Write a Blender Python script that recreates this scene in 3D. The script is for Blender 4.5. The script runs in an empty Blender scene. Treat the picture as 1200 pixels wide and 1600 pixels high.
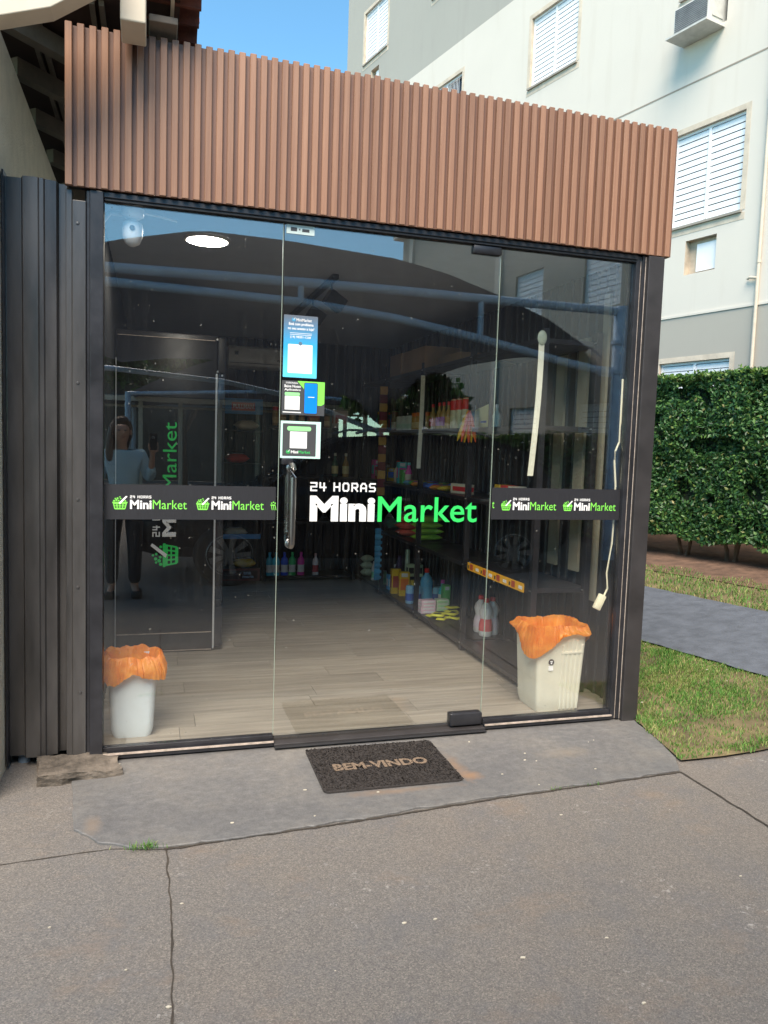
import bpy, bmesh, math, random
import numpy as np
from mathutils import Vector, Matrix, noise
random.seed(7); rng = np.random.default_rng(7)
S = bpy.context.scene
COL = S.collection
PI = math.pi

# ------------------------------------------------------------------ camera, sky, sun, exposure
cam = bpy.data.cameras.new('camera'); cam_o = bpy.data.objects.new('camera', cam); COL.objects.link(cam_o)
cam.sensor_fit = 'VERTICAL'; cam.sensor_height = 24.0; cam.lens = 24.0 * 1205 / 1600
cam.clip_start = 0.02; cam.clip_end = 600
RC = ((0.95773622, -0.28578587, 0.0326766), (0.00723653, -0.08962496, -0.9959493), (0.28755687, 0.95409318, -0.08376898))
cam_o.matrix_world = Matrix(((RC[0][0], -RC[1][0], -RC[2][0], 0.0), (RC[0][1], -RC[1][1], -RC[2][1], -3.75),
                             (RC[0][2], -RC[1][2], -RC[2][2], 1.5), (0, 0, 0, 1)))
S.camera = cam_o
SUN = Vector((-0.24, -0.56, 0.785)).normalized()
W = bpy.data.worlds.new('World'); S.world = W; W.use_nodes = True
wn = W.node_tree.nodes; wl = W.node_tree.links
sky = wn.new('ShaderNodeTexSky'); sky.sky_type = 'NISHITA'; sky.sun_disc = False
sky.sun_elevation = math.asin(SUN.z); sky.sun_rotation = math.atan2(SUN.x, SUN.y)
sky.air_density = 1.0; sky.dust_density = 0.1; sky.ozone_density = 1.0; sky.altitude = 500
tint = wn.new('ShaderNodeMix'); tint.data_type = 'RGBA'; tint.blend_type = 'MULTIPLY'; tint.inputs[0].default_value = 1.0; tint.inputs[7].default_value = (0.66, 1.0, 1.0, 1)
wl.new(sky.outputs[0], tint.inputs[6]); wl.new(tint.outputs[2], wn['Background'].inputs[0]); wn['Background'].inputs[1].default_value = 0.105
sl = bpy.data.lights.new('sun', 'SUN'); sl.energy = 2.9; sl.angle = math.radians(40); sl.color = (1, 0.86, 0.70)
so = bpy.data.objects.new('sun', sl); COL.objects.link(so)
so.rotation_euler = (-SUN).to_track_quat('-Z', 'Y').to_euler(); so.location = (-3, -8, 20)
S.view_settings.view_transform = 'Standard'; S.view_settings.look = 'None'
S.view_settings.gamma = 1.0; S.view_settings.use_curve_mapping = False
S.view_settings.exposure = 1.5
S.render.engine = 'CYCLES'
S.cycles.use_denoising = True
S.cycles.max_bounces = 10; S.cycles.diffuse_bounces = 5; S.cycles.glossy_bounces = 4; S.cycles.transparent_max_bounces = 12
S.cycles.sample_clamp_indirect = 6

# ------------------------------------------------------------------ materials
MATS = {}
def nodes(name):
    m = bpy.data.materials.new(name); m.use_nodes = True
    nt = m.node_tree
    return m, nt, nt.nodes, nt.links, nt.nodes['Principled BSDF']
def ramp(nt, fac, stops):
    r = nt.nodes.new('ShaderNodeValToRGB')
    el = r.color_ramp.elements
    while len(el) < len(stops): el.new(0.5)
    for e, (p, c) in zip(el, stops):
        e.position = p; e.color = (*c, 1) if len(c) == 3 else c
    nt.links.new(fac, r.inputs[0]); return r.outputs[0]
def tex_noise(nt, scale, detail=4, rough=0.55, coord='Object', sc=None):
    tc = nt.nodes.new('ShaderNodeTexCoord'); n = nt.nodes.new('ShaderNodeTexNoise')
    n.inputs['Scale'].default_value = scale; n.inputs['Detail'].default_value = detail; n.inputs['Roughness'].default_value = rough
    src = tc.outputs[coord]
    if sc:
        mp = nt.nodes.new('ShaderNodeMapping'); mp.inputs['Scale'].default_value = sc
        nt.links.new(src, mp.inputs[0]); src = mp.outputs[0]
    nt.links.new(src, n.inputs['Vector'])
    return n.outputs['Fac']
def mixc(nt, fac, a, b, mode='MIX'):
    x = nt.nodes.new('ShaderNodeMix'); x.data_type = 'RGBA'; x.blend_type = mode
    for sock, val in ((x.inputs[0], fac), (x.inputs[6], a), (x.inputs[7], b)):
        if hasattr(val, 'is_output'): nt.links.new(val, sock)
        elif isinstance(val, (int, float)): sock.default_value = val
        else: sock.default_value = (*val, 1)
    return x.outputs[2]
def add_bump(nt, p, h, strength, dist=0.01):
    b = nt.nodes.new('ShaderNodeBump'); b.inputs['Strength'].default_value = strength; b.inputs['Distance'].default_value = dist
    nt.links.new(h, b.inputs['Height']); nt.links.new(b.outputs[0], p.inputs['Normal'])
def mat(name, col, rough=0.5, metal=0.0, var=0.15, scale=8, bump=0.0, bscale=120, sc=None, spec=0.5, coat=0.0):
    if name in MATS: return MATS[name]
    m, nt, n, l, p = nodes(name)
    if var > 0:
        f = tex_noise(nt, scale, 5, 0.6, 'Object', sc)
        c = ramp(nt, f, [(0.3, tuple(max(0, k * (1 - var)) for k in col)), (0.7, tuple(min(1, k * (1 + var)) for k in col))])
        l.new(c, p.inputs['Base Color'])
        rr = nt.nodes.new('ShaderNodeMapRange'); rr.inputs[3].default_value = max(0.03, rough - 0.08); rr.inputs[4].default_value = min(1, rough + 0.1)
        l.new(f, rr.inputs[0]); l.new(rr.outputs[0], p.inputs['Roughness'])
    else:
        p.inputs['Base Color'].default_value = (*col, 1); p.inputs['Roughness'].default_value = rough
    p.inputs['Metallic'].default_value = metal; p.inputs['Specular IOR Level'].default_value = spec
    p.inputs['Coat Weight'].default_value = coat
    if bump > 0: add_bump(nt, p, tex_noise(nt, bscale, 4, 0.6, 'Object', sc), bump)
    MATS[name] = m; return m

def m_asphalt():
    m, nt, n, l, p = nodes('asphalt')
    a = tex_noise(nt, 1.1, 6, 0.6); b = tex_noise(nt, 95, 3, 0.8); d = tex_noise(nt, 4.2, 6, 0.7)
    tc = n.new('ShaderNodeTexCoord'); vo = n.new('ShaderNodeTexVoronoi'); vo.inputs['Scale'].default_value = 300; l.new(tc.outputs['Object'], vo.inputs['Vector'])
    sv = n.new('ShaderNodeSeparateColor'); l.new(vo.outputs['Color'], sv.inputs[0])
    grain = ramp(nt, sv.outputs[0], [(0.0, (0.055, 0.05, 0.045)), (0.3, (0.125, 0.115, 0.105)), (0.6, (0.185, 0.165, 0.14)), (0.85, (0.25, 0.225, 0.19)), (1.0, (0.40, 0.35, 0.28))])
    base = mixc(nt, 0.42, ramp(nt, a, [(0.3, (0.15, 0.143, 0.136)), (0.5, (0.17, 0.153, 0.135)), (0.72, (0.20, 0.168, 0.138))]), grain)
    base = mixc(nt, ramp(nt, d, [(0.48, (0, 0, 0)), (0.75, (0.5, 0.5, 0.5))]), base, (0.125, 0.127, 0.134))
    base = mixc(nt, ramp(nt, tex_noise(nt, 2.6, 5, 0.7, 'Object', (1, 1.6, 1)), [(0.56, (0, 0, 0)), (0.78, (0.5, 0.5, 0.5))]), base, (0.24, 0.17, 0.115))
    base = mixc(nt, 0.45, base, ramp(nt, b, [(0.25, (0.55, 0.55, 0.55)), (0.75, (1.45, 1.43, 1.4))]), 'MULTIPLY')
    pw = tex_noise(nt, 34, 4, 0.75); pw2 = tex_noise(nt, 1.9, 3, 0.5)
    k = n.new('ShaderNodeMath'); k.operation = 'MULTIPLY'
    l.new(ramp(nt, pw, [(0.60, (0, 0, 0)), (0.68, (0.7, 0.7, 0.7))]), k.inputs[0]); l.new(ramp(nt, pw2, [(0.52, (0, 0, 0)), (0.62, (1, 1, 1))]), k.inputs[1])
    base = mixc(nt, k.outputs[0], base, (0.40, 0.375, 0.335))
    base = mixc(nt, 1.0, base, (0.87, 0.885, 0.93), 'MULTIPLY')
    l.new(base, p.inputs['Base Color']); p.inputs['Roughness'].default_value = 0.88; p.inputs['Specular IOR Level'].default_value = 0.3
    h = n.new('ShaderNodeMath'); h.operation = 'ADD'; l.new(b, h.inputs[0]); l.new(vo.outputs['Distance'], h.inputs[1])
    add_bump(nt, p, h.outputs[0], 0.4, 0.003); return m
def m_slab():
    m, nt, n, l, p = nodes('painted_concrete')
    a = tex_noise(nt, 2.2, 6, 0.65); b = tex_noise(nt, 30, 5, 0.7); c = tex_noise(nt, 9, 4, 0.6, 'Object', (1, 3, 1))
    base = ramp(nt, a, [(0.3, (0.125, 0.124, 0.126)), (0.5, (0.152, 0.147, 0.142)), (0.7, (0.19, 0.176, 0.158))])
    base = mixc(nt, ramp(nt, c, [(0.52, (0, 0, 0)), (0.75, (0.55, 0.55, 0.55))]), base, (0.21, 0.205, 0.195))
    fine = tex_noise(nt, 150, 3, 0.8)
    base = mixc(nt, 0.6, base, ramp(nt, b, [(0.3, (0.7, 0.7, 0.7)), (0.7, (1.3, 1.3, 1.28))]), 'MULTIPLY')
    base = mixc(nt, 0.6, base, ramp(nt, fine, [(0.3, (0.65, 0.65, 0.65)), (0.7, (1.35, 1.34, 1.32))]), 'MULTIPLY')
    scr = tex_noise(nt, 1, 5, 0.7, 'Object', (5, 38, 1)); scm = tex_noise(nt, 2.4, 3, 0.5)
    sk = n.new('ShaderNodeMath'); sk.operation = 'MULTIPLY'; l.new(ramp(nt, scr, [(0.62, (0, 0, 0)), (0.70, (0.55, 0.55, 0.55))]), sk.inputs[0]); l.new(ramp(nt, scm, [(0.5, (0, 0, 0)), (0.6, (1, 1, 1))]), sk.inputs[1])
    base = mixc(nt, sk.outputs[0], base, (0.30, 0.285, 0.26))
    n_b2 = nt.nodes.new('ShaderNodeMath'); n_b2.operation = 'ADD'; l.new(a, n_b2.inputs[0]); l.new(ramp(nt, tex_noise(nt, 22, 5, 0.8), [(0.2, (-.25, -.25, -.25)), (0.8, (0.4, 0.4, 0.4))]), n_b2.inputs[1])
    tc = nt.nodes.new('ShaderNodeTexCoord')
    for cx, cy, sx, sy, col, s in ((1.40, -0.42, 0.06, 0.24, (0.26, 0.165, 0.10), 0.7), (1.05, -0.63, 0.42, 0.045, (0.26, 0.18, 0.12), 0.7), (1.43, -0.55, 0.07, 0.06, (0.33, 0.19, 0.10), 0.65), (-0.22, -0.66, 0.05, 0.12, (0.30, 0.22, 0.15), 0.45), (2.0, -0.40, 0.22, 0.10, (0.27, 0.22, 0.16), 0.5)):
        mp = nt.nodes.new('ShaderNodeMapping'); mp.vector_type = 'POINT'
        mp.inputs['Location'].default_value = (-cx / sx, -cy / sy, 0); mp.inputs['Scale'].default_value = (1 / sx, 1 / sy, 0)
        l.new(tc.outputs['Object'], mp.inputs[0])
        ln = nt.nodes.new('ShaderNodeVectorMath'); ln.operation = 'LENGTH'; l.new(mp.outputs[0], ln.inputs[0])
        ad = nt.nodes.new('ShaderNodeMath'); ad.operation = 'MULTIPLY_ADD'; ad.inputs[1].default_value = 1.6; l.new(n_b2.outputs[0], ad.inputs[0]); l.new(ln.outputs['Value'], ad.inputs[2])
        f = ramp(nt, ad.outputs[0], [(0.0, (s, s, s)), (0.6, (s, s, s)), (1.0, (0, 0, 0))])
        dv = nt.nodes.new('ShaderNodeMath'); dv.operation = 'DIVIDE'; dv.inputs[1].default_value = 1.9; l.new(ad.outputs[0], dv.inputs[0])
        nt.links.new(dv.outputs[0], f.node.inputs[0])
        base = mixc(nt, f, base, col)
    base = mixc(nt, 1.0, base, (0.80, 0.81, 0.84), 'MULTIPLY')
    l.new(base, p.inputs['Base Color']); p.inputs['Roughness'].default_value = 0.62
    add_bump(nt, p, b, 0.25, 0.004); return m
def m_wood(name, lo, hi, sc=(60, 60, 2.2), rough=0.5):
    m, nt, n, l, p = nodes(name)
    tc = nt.nodes.new('ShaderNodeTexCoord'); oi = nt.nodes.new('ShaderNodeObjectInfo')
    ad = nt.nodes.new('ShaderNodeVectorMath'); ad.operation = 'MULTIPLY_ADD'
    l.new(oi.outputs['Random'], ad.inputs[0]); ad.inputs[1].default_value = (17, 31, 9); l.new(tc.outputs['Object'], ad.inputs[2])
    mp = nt.nodes.new('ShaderNodeMapping'); mp.inputs['Scale'].default_value = sc; l.new(ad.outputs[0], mp.inputs[0])
    nz = nt.nodes.new('ShaderNodeTexNoise'); nz.inputs['Scale'].default_value = 1; nz.inputs['Detail'].default_value = 6; nz.inputs['Roughness'].default_value = 0.65
    l.new(mp.outputs[0], nz.inputs['Vector'])
    c = ramp(nt, nz.outputs['Fac'], [(0.28, lo), (0.72, hi)])
    rv = nt.nodes.new('ShaderNodeMapRange'); rv.inputs[3].default_value = 0.86; rv.inputs[4].default_value = 1.12; l.new(oi.outputs['Random'], rv.inputs[0])
    cb = nt.nodes.new('ShaderNodeCombineColor')
    for i in range(3): l.new(rv.outputs[0], cb.inputs[i])
    l.new(mixc(nt, 1.0, c, cb.outputs[0], 'MULTIPLY'), p.inputs['Base Color'])
    p.inputs['Roughness'].default_value = rough
    add_bump(nt, p, nz.outputs['Fac'], 0.12, 0.003); return m
def m_glass():
    m, nt, n, l, p = nodes('shop_glass'); n.remove(p)
    out = n['Material Output']
    lw = n.new('ShaderNodeLayerWeight'); lw.inputs[0].default_value = 0.5
    pw = n.new('ShaderNodeMath'); pw.operation = 'POWER'; pw.inputs[1].default_value = 5; l.new(lw.outputs['Facing'], pw.inputs[0])
    R0 = 0.11
    fr = n.new('ShaderNodeMath'); fr.operation = 'MULTIPLY_ADD'; fr.inputs[1].default_value = 1 - R0; fr.inputs[2].default_value = R0; l.new(pw.outputs[0], fr.inputs[0])
    tr = n.new('ShaderNodeBsdfTransparent'); tr.inputs[0].default_value = (0.99, 0.995, 0.99, 1)
    gl = n.new('ShaderNodeBsdfGlossy'); gl.inputs['Roughness'].default_value = 0.0; gl.inputs[0].default_value = (1, 1, 1, 1)
    wv = tex_noise(nt, 1.1, 1, 0.3)
    b = n.new('ShaderNodeBump'); b.inputs['Strength'].default_value = 0.02; b.inputs['Distance'].default_value = 0.05; l.new(wv, b.inputs['Height']); l.new(b.outputs[0], gl.inputs['Normal'])
    mx = n.new('ShaderNodeMixShader'); l.new(fr.outputs[0], mx.inputs[0]); l.new(tr.outputs[0], mx.inputs[1]); l.new(gl.outputs[0], mx.inputs[2])
    df = n.new('ShaderNodeBsdfDiffuse'); df.inputs[0].default_value = (0.6, 0.58, 0.52, 1)
    d1 = tex_noise(nt, 1, 5, 0.65, 'Object', (40, 1, 2.0)); d2 = tex_noise(nt, 60, 1, 0.5)
    sp = ramp(nt, d2, [(0.775, (0, 0, 0)), (0.80, (0.22, 0.22, 0.22))])
    st = ramp(nt, d1, [(0.45, (0.0005, 0.0005, 0.0005)), (0.8, (0.006, 0.006, 0.006))])
    fa = n.new('ShaderNodeMath'); fa.operation = 'ADD'; l.new(sp, fa.inputs[0]); l.new(st, fa.inputs[1])
    m2 = n.new('ShaderNodeMixShader'); l.new(fa.outputs[0], m2.inputs[0]); l.new(mx.outputs[0], m2.inputs[1]); l.new(df.outputs[0], m2.inputs[2])
    l.new(m2.outputs[0], out.inputs[0]); return m
def m_leaf(name, stops, rough=0.5):
    m, nt, n, l, p = nodes(name)
    g = n.new('ShaderNodeNewGeometry')
    c = ramp(nt, g.outputs['Random Per Island'], stops)
    l.new(c, p.inputs['Base Color']); p.inputs['Roughness'].default_value = rough; p.inputs['Specular IOR Level'].default_value = 0.45
    ts = n.new('ShaderNodeBsdfTranslucent'); l.new(c, ts.inputs[0])
    mx = n.new('ShaderNodeMixShader'); mx.inputs[0].default_value = 0.3
    l.new(p.outputs[0], mx.inputs[1]); l.new(ts.outputs[0], mx.inputs[2]); l.new(mx.outputs[0], n['Material Output'].inputs[0]); return m
def m_grass():
    m = m_leaf('grass_blade', [(0.0, (0.05, 0.16, 0.02)), (0.5, (0.10, 0.26, 0.04)), (0.8, (0.17, 0.30, 0.06)), (1.0, (0.42, 0.37, 0.16))], 0.6)
    nt = m.node_tree; p = nt.nodes['Principled BSDF']; src = p.inputs['Base Color'].links[0].from_socket
    f = ramp(nt, tex_noise(nt, 3.2, 4, 0.6), [(0.50, (0, 0, 0)), (0.74, (0.6, 0.6, 0.6))])
    g = nt.nodes.new('ShaderNodeNewGeometry')
    straw = ramp(nt, g.outputs['Random Per Island'], [(0.0, (0.16, 0.21, 0.05)), (0.4, (0.34, 0.30, 0.10)), (1.0, (0.48, 0.38, 0.18))])
    nt.links.new(mixc(nt, f, src, straw), p.inputs['Base Color']); return m
def m_bag():
    m, nt, n, l, p = nodes('orange_film')
    f = tex_noise(nt, 14, 4, 0.6)
    c = ramp(nt, f, [(0.3, (0.85, 0.24, 0.015)), (0.7, (1.0, 0.47, 0.07))])
    l.new(c, p.inputs['Base Color']); p.inputs['Roughness'].default_value = 0.24
    add_bump(nt, p, tex_noise(nt, 38, 4, 0.7, 'Object', (1, 1, 0.6)), 0.6, 0.012)
    ts = n.new('ShaderNodeBsdfTranslucent'); l.new(c, ts.inputs[0])
    mx = n.new('ShaderNodeMixShader'); mx.inputs[0].default_value = 0.55
    l.new(p.outputs[0], mx.inputs[1]); l.new(ts.outputs[0], mx.inputs[2]); l.new(mx.outputs[0], n['Material Output'].inputs[0]); return m
def m_fabric():
    m, nt, n, l, p = nodes('canopy_fabric')
    c = ramp(nt, tex_noise(nt, 2, 3, 0.5), [(0.3, (0.085, 0.098, 0.125)), (0.7, (0.10, 0.115, 0.145))])
    l.new(c, p.inputs['Base Color']); p.inputs['Roughness'].default_value = 0.85
    ts = n.new('ShaderNodeBsdfTranslucent'); l.new(c, ts.inputs[0])
    mx = n.new('ShaderNodeMixShader'); mx.inputs[0].default_value = 0.16
    l.new(p.outputs[0], mx.inputs[1]); l.new(ts.outputs[0], mx.inputs[2]); l.new(mx.outputs[0], n['Material Output'].inputs[0]); return m
def m_emit(name, col, st):
    m, nt, n, l, p = nodes(name)
    p.inputs['Base Color'].default_value = (*col, 1); p.inputs['Emission Color'].default_value = (*col, 1); p.inputs['Emission Strength'].default_value = st
    return m
def m_render_wall(name, main, dark, lo=None):
    # painted render: fine roller grain, faint rain streaks, blotches
    m, nt, n, l, p = nodes(name)
    a = tex_noise(nt, 0.8, 5, 0.6); s = tex_noise(nt, 1, 5, 0.6, 'Object', (3.5, 3.5, 0.35)); g = tex_noise(nt, 90, 3, 0.6)
    c = ramp(nt, a, [(0.3, tuple(k * 0.95 for k in main)), (0.7, main)])
    c = mixc(nt, ramp(nt, s, [(0.55, (0, 0, 0)), (0.8, (0.4, 0.4, 0.4))]), c, dark)
    l.new(c, p.inputs['Base Color']); p.inputs['Roughness'].default_value = 0.85
    add_bump(nt, p, g, 0.3, 0.006); return m

M = dict(
    asphalt=m_asphalt(), slab=m_slab(), glass=m_glass(), bag=m_bag(),
    slat=m_wood('slat_wood', (0.232, 0.115, 0.068), (0.325, 0.174, 0.106)), slat_back=m_wood('slat_backing_shaded', (0.15, 0.075, 0.05), (0.21, 0.108, 0.074)),  # backing wood is darker than the slats: gap shade put into its colour
    plank=m_wood('grey_plank', (0.185, 0.164, 0.136), (0.375, 0.342, 0.288), (1.6, 26, 26), 0.42),
    black=mat('black_paint', (0.022, 0.022, 0.026), 0.34, 0, 0.35, 9, 0.04, 40), blackm=mat('black_matte', (0.014, 0.014, 0.016), 0.55, 0, 0.25),
    clad=mat('charcoal_sheet', (0.05, 0.047, 0.046), 0.34, 0.0, 0.55, 2.2, 0.10, 5, sc=(4, 4, 0.7), spec=0.8), post=mat('post_paint', (0.034, 0.031, 0.032), 0.42, 0, 0.25, 6),
    inner=mat('interior_panel', (0.012, 0.013, 0.017), 0.5, 0, 0.2), ceil=mat('ceiling_board', (0.38, 0.42, 0.48), 0.8, 0, 0.05),
    alu=mat('worn_aluminium', (0.50, 0.42, 0.36), 0.4, 0.3, 0.3, 30), chrome=mat('chrome', (0.32, 0.31, 0.30), 0.28, 1, 0.1), steel=mat('screw_steel', (0.6, 0.6, 0.6), 0.3, 1, 0.1),
    white=mat('white_vinyl', (0.82, 0.82, 0.82), 0.5, 0, 0.03), whitep=mat('white_plastic', (0.85, 0.85, 0.84), 0.38, 0, 0.06), batten=mat('batten_cream', (0.30, 0.28, 0.21), 0.6, 0, 0.1), cream=mat('cream_plastic', (0.66, 0.64, 0.53), 0.42, 0, 0.08, 5),
    binwhite=mat('bin_white', (0.60, 0.67, 0.70), 0.36, 0, 0.08, 4), green=mat('logo_green', (0.03, 0.62, 0.12), 0.5, 0, 0.04), lime=mat('logo_lime', (0.22, 0.74, 0.09), 0.5, 0, 0.04),
    film=mat('band_film', (0.022, 0.022, 0.026), 0.45, 0, 0.3, 20, sc=(30, 1, 1)), grey=mat('sticker_grey', (0.055, 0.058, 0.062), 0.5, 0, 0.05),
    cyan=mat('poster_blue', (0.06, 0.42, 0.72), 0.45, 0, 0.05), slate=mat('poster_slate', (0.10, 0.17, 0.25), 0.45, 0, 0.05), sky=mat('screen_blue', (0.0, 0.23, 0.80), 0.4, 0, 0.03), mint=mat('mint_card', (0.55, 0.80, 0.74), 0.5, 0, 0.05),
    palegreen=mat('pale_green_pill', (0.30, 0.72, 0.30), 0.5, 0, 0.06), beige=mat('mat_letter', (0.17, 0.122, 0.085), 0.9, 0, 0.25, 60), matt=mat('mat_vinyl', (0.035, 0.029, 0.027), 0.7, 0, 0.4, 200, 0.8, 260),
    tan=mat('cardboard', (0.36, 0.22, 0.11), 0.8, 0, 0.1), ink=mat('ink', (0.05, 0.04, 0.04), 0.7, 0, 0.1),
    stucco=mat('stucco', (0.62, 0.55, 0.43), 0.9, 0, 0.1, 10, 0.9, 90), beam=mat('cream_beam', (0.62, 0.54, 0.42), 0.7, 0, 0.08, 5), rafter=mat('rafter_wood', (0.20, 0.16, 0.125), 0.7, 0, 0.2, 10), tile=mat('clay_tile', (0.17, 0.05, 0.03), 0.8, 0, 0.35, 14, 0.3, 60),
    wall_mint=m_render_wall('render_mint', (0.655, 0.61, 0.54), (0.50, 0.44, 0.36)), wall_grey=m_render_wall('render_grey', (0.40, 0.375, 0.325), (0.32, 0.295, 0.25)), wall_band=m_render_wall('render_band', (0.37, 0.36, 0.32), (0.29, 0.275, 0.24)),
    patch=mat('bare_render', (0.58, 0.50, 0.40), 0.9, 0, 0.18, 5, 0.3, 60), shutter=mat('white_aluminium', (0.80, 0.82, 0.84), 0.4, 0, 0.04), sill=mat('sill_stone', (0.30, 0.27, 0.23), 0.7, 0, 0.15), reveal=mat('reveal_stain', (0.48, 0.40, 0.31), 0.85, 0, 0.2), groove=mat('groove_dark', (0.30, 0.26, 0.21), 0.9, 0, 0.1),
    win=mat('window_dark', (0.02, 0.022, 0.028), 0.08, 0, 0.1), pipe=mat('cream_pipe', (0.58, 0.50, 0.40), 0.5, 0, 0.1), acw=mat('ac_case', (0.55, 0.54, 0.50), 0.5, 0, 0.15), acg=mat('ac_grille', (0.17, 0.17, 0.18), 0.5, 0, 0.2),
    soil=mat('red_soil', (0.12, 0.07, 0.045), 0.95, 0, 0.4, 9, 0.8, 40), turf=mat('turf_soil', (0.13, 0.10, 0.05), 0.95, 0, 0.5, 4, 0.6, 60), path=mat('path_concrete', (0.085, 0.096, 0.118), 0.8, 0, 0.25, 9, 0.5, 60),
    grass=m_grass(),
    leaf=m_leaf('hedge_leaf', [(0.0, (0.018, 0.060, 0.022)), (0.4, (0.036, 0.112, 0.034)), (0.75, (0.075, 0.185, 0.048)), (0.95, (0.14, 0.27, 0.06)), (1.0, (0.30, 0.27, 0.10))], 0.38), sunlit_newleaf=m_leaf('sunlit_young_leaf', [(0.0, (0.07, 0.16, 0.03)), (1.0, (0.20, 0.32, 0.06))], 0.4),
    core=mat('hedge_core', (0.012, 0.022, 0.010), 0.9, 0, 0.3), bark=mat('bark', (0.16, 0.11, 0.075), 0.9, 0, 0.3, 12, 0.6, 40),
    steelblue=mat('carport_blue', (0.42, 0.54, 0.68), 0.4, 0, 0.15), fabric=m_fabric(), carpaint=mat('car_paint', (0.003, 0.005, 0.011), 0.25, 0, 0.1, spec=0.18), tyre=mat('tyre', (0.015, 0.015, 0.015), 0.8, 0, 0.2), rim=mat('alloy', (0.28, 0.29, 0.30), 0.35, 0.8, 0.1), carglass=mat('car_glass', (0.006, 0.007, 0.009), 0.08, 0, 0.05, spec=0.3), red=mat('red_lens', (0.35, 0.01, 0.01), 0.2, 0, 0.05), lamp=mat('lamp_lens', (0.6, 0.6, 0.62), 0.1, 0, 0.05),
    skin=mat('skin', (0.46, 0.26, 0.18), 0.5, 0, 0.06), hair=mat('hair', (0.06, 0.03, 0.016), 0.45, 0, 0.3, 40), shirt=mat('pale_blue_cotton', (0.42, 0.58, 0.66), 0.8, 0, 0.06), trousers=mat('dark_denim', (0.02, 0.022, 0.03), 0.8, 0, 0.2), phone=mat('phone_black', (0.01, 0.01, 0.011), 0.15, 0, 0.05),
    spot=mat('spot_lens', (0.5, 0.5, 0.48), 0.2, 0, 0.05), light=m_emit('lit_panel', (1.0, 0.93, 0.80), 34.0), rubble=mat('broken_concrete', (0.105, 0.088, 0.072), 0.95, 0, 0.7, 11, 1.0, 45), crack=mat('dirt_crack', (0.045, 0.036, 0.028), 0.95, 0, 0.4, 30), leafy=mat('dry_leaf', (0.46, 0.42, 0.34), 0.8, 0, 0.3),
    bluepvc=mat('blue_tube', (0.13, 0.19, 0.27), 0.5, 0, 0.1), sealant=mat('old_sealant', (0.42, 0.37, 0.33), 0.8, 0, 0.3, 40),
)
def colmat(name, col, rough=0.38):
    k = min(1.6, 0.85 / max(col)) if max(col) > 0.28 else 1.0; col = tuple(c * k for c in col)
    return mat('goods_' + name, col, rough, 0, 0.07, 20)

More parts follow.
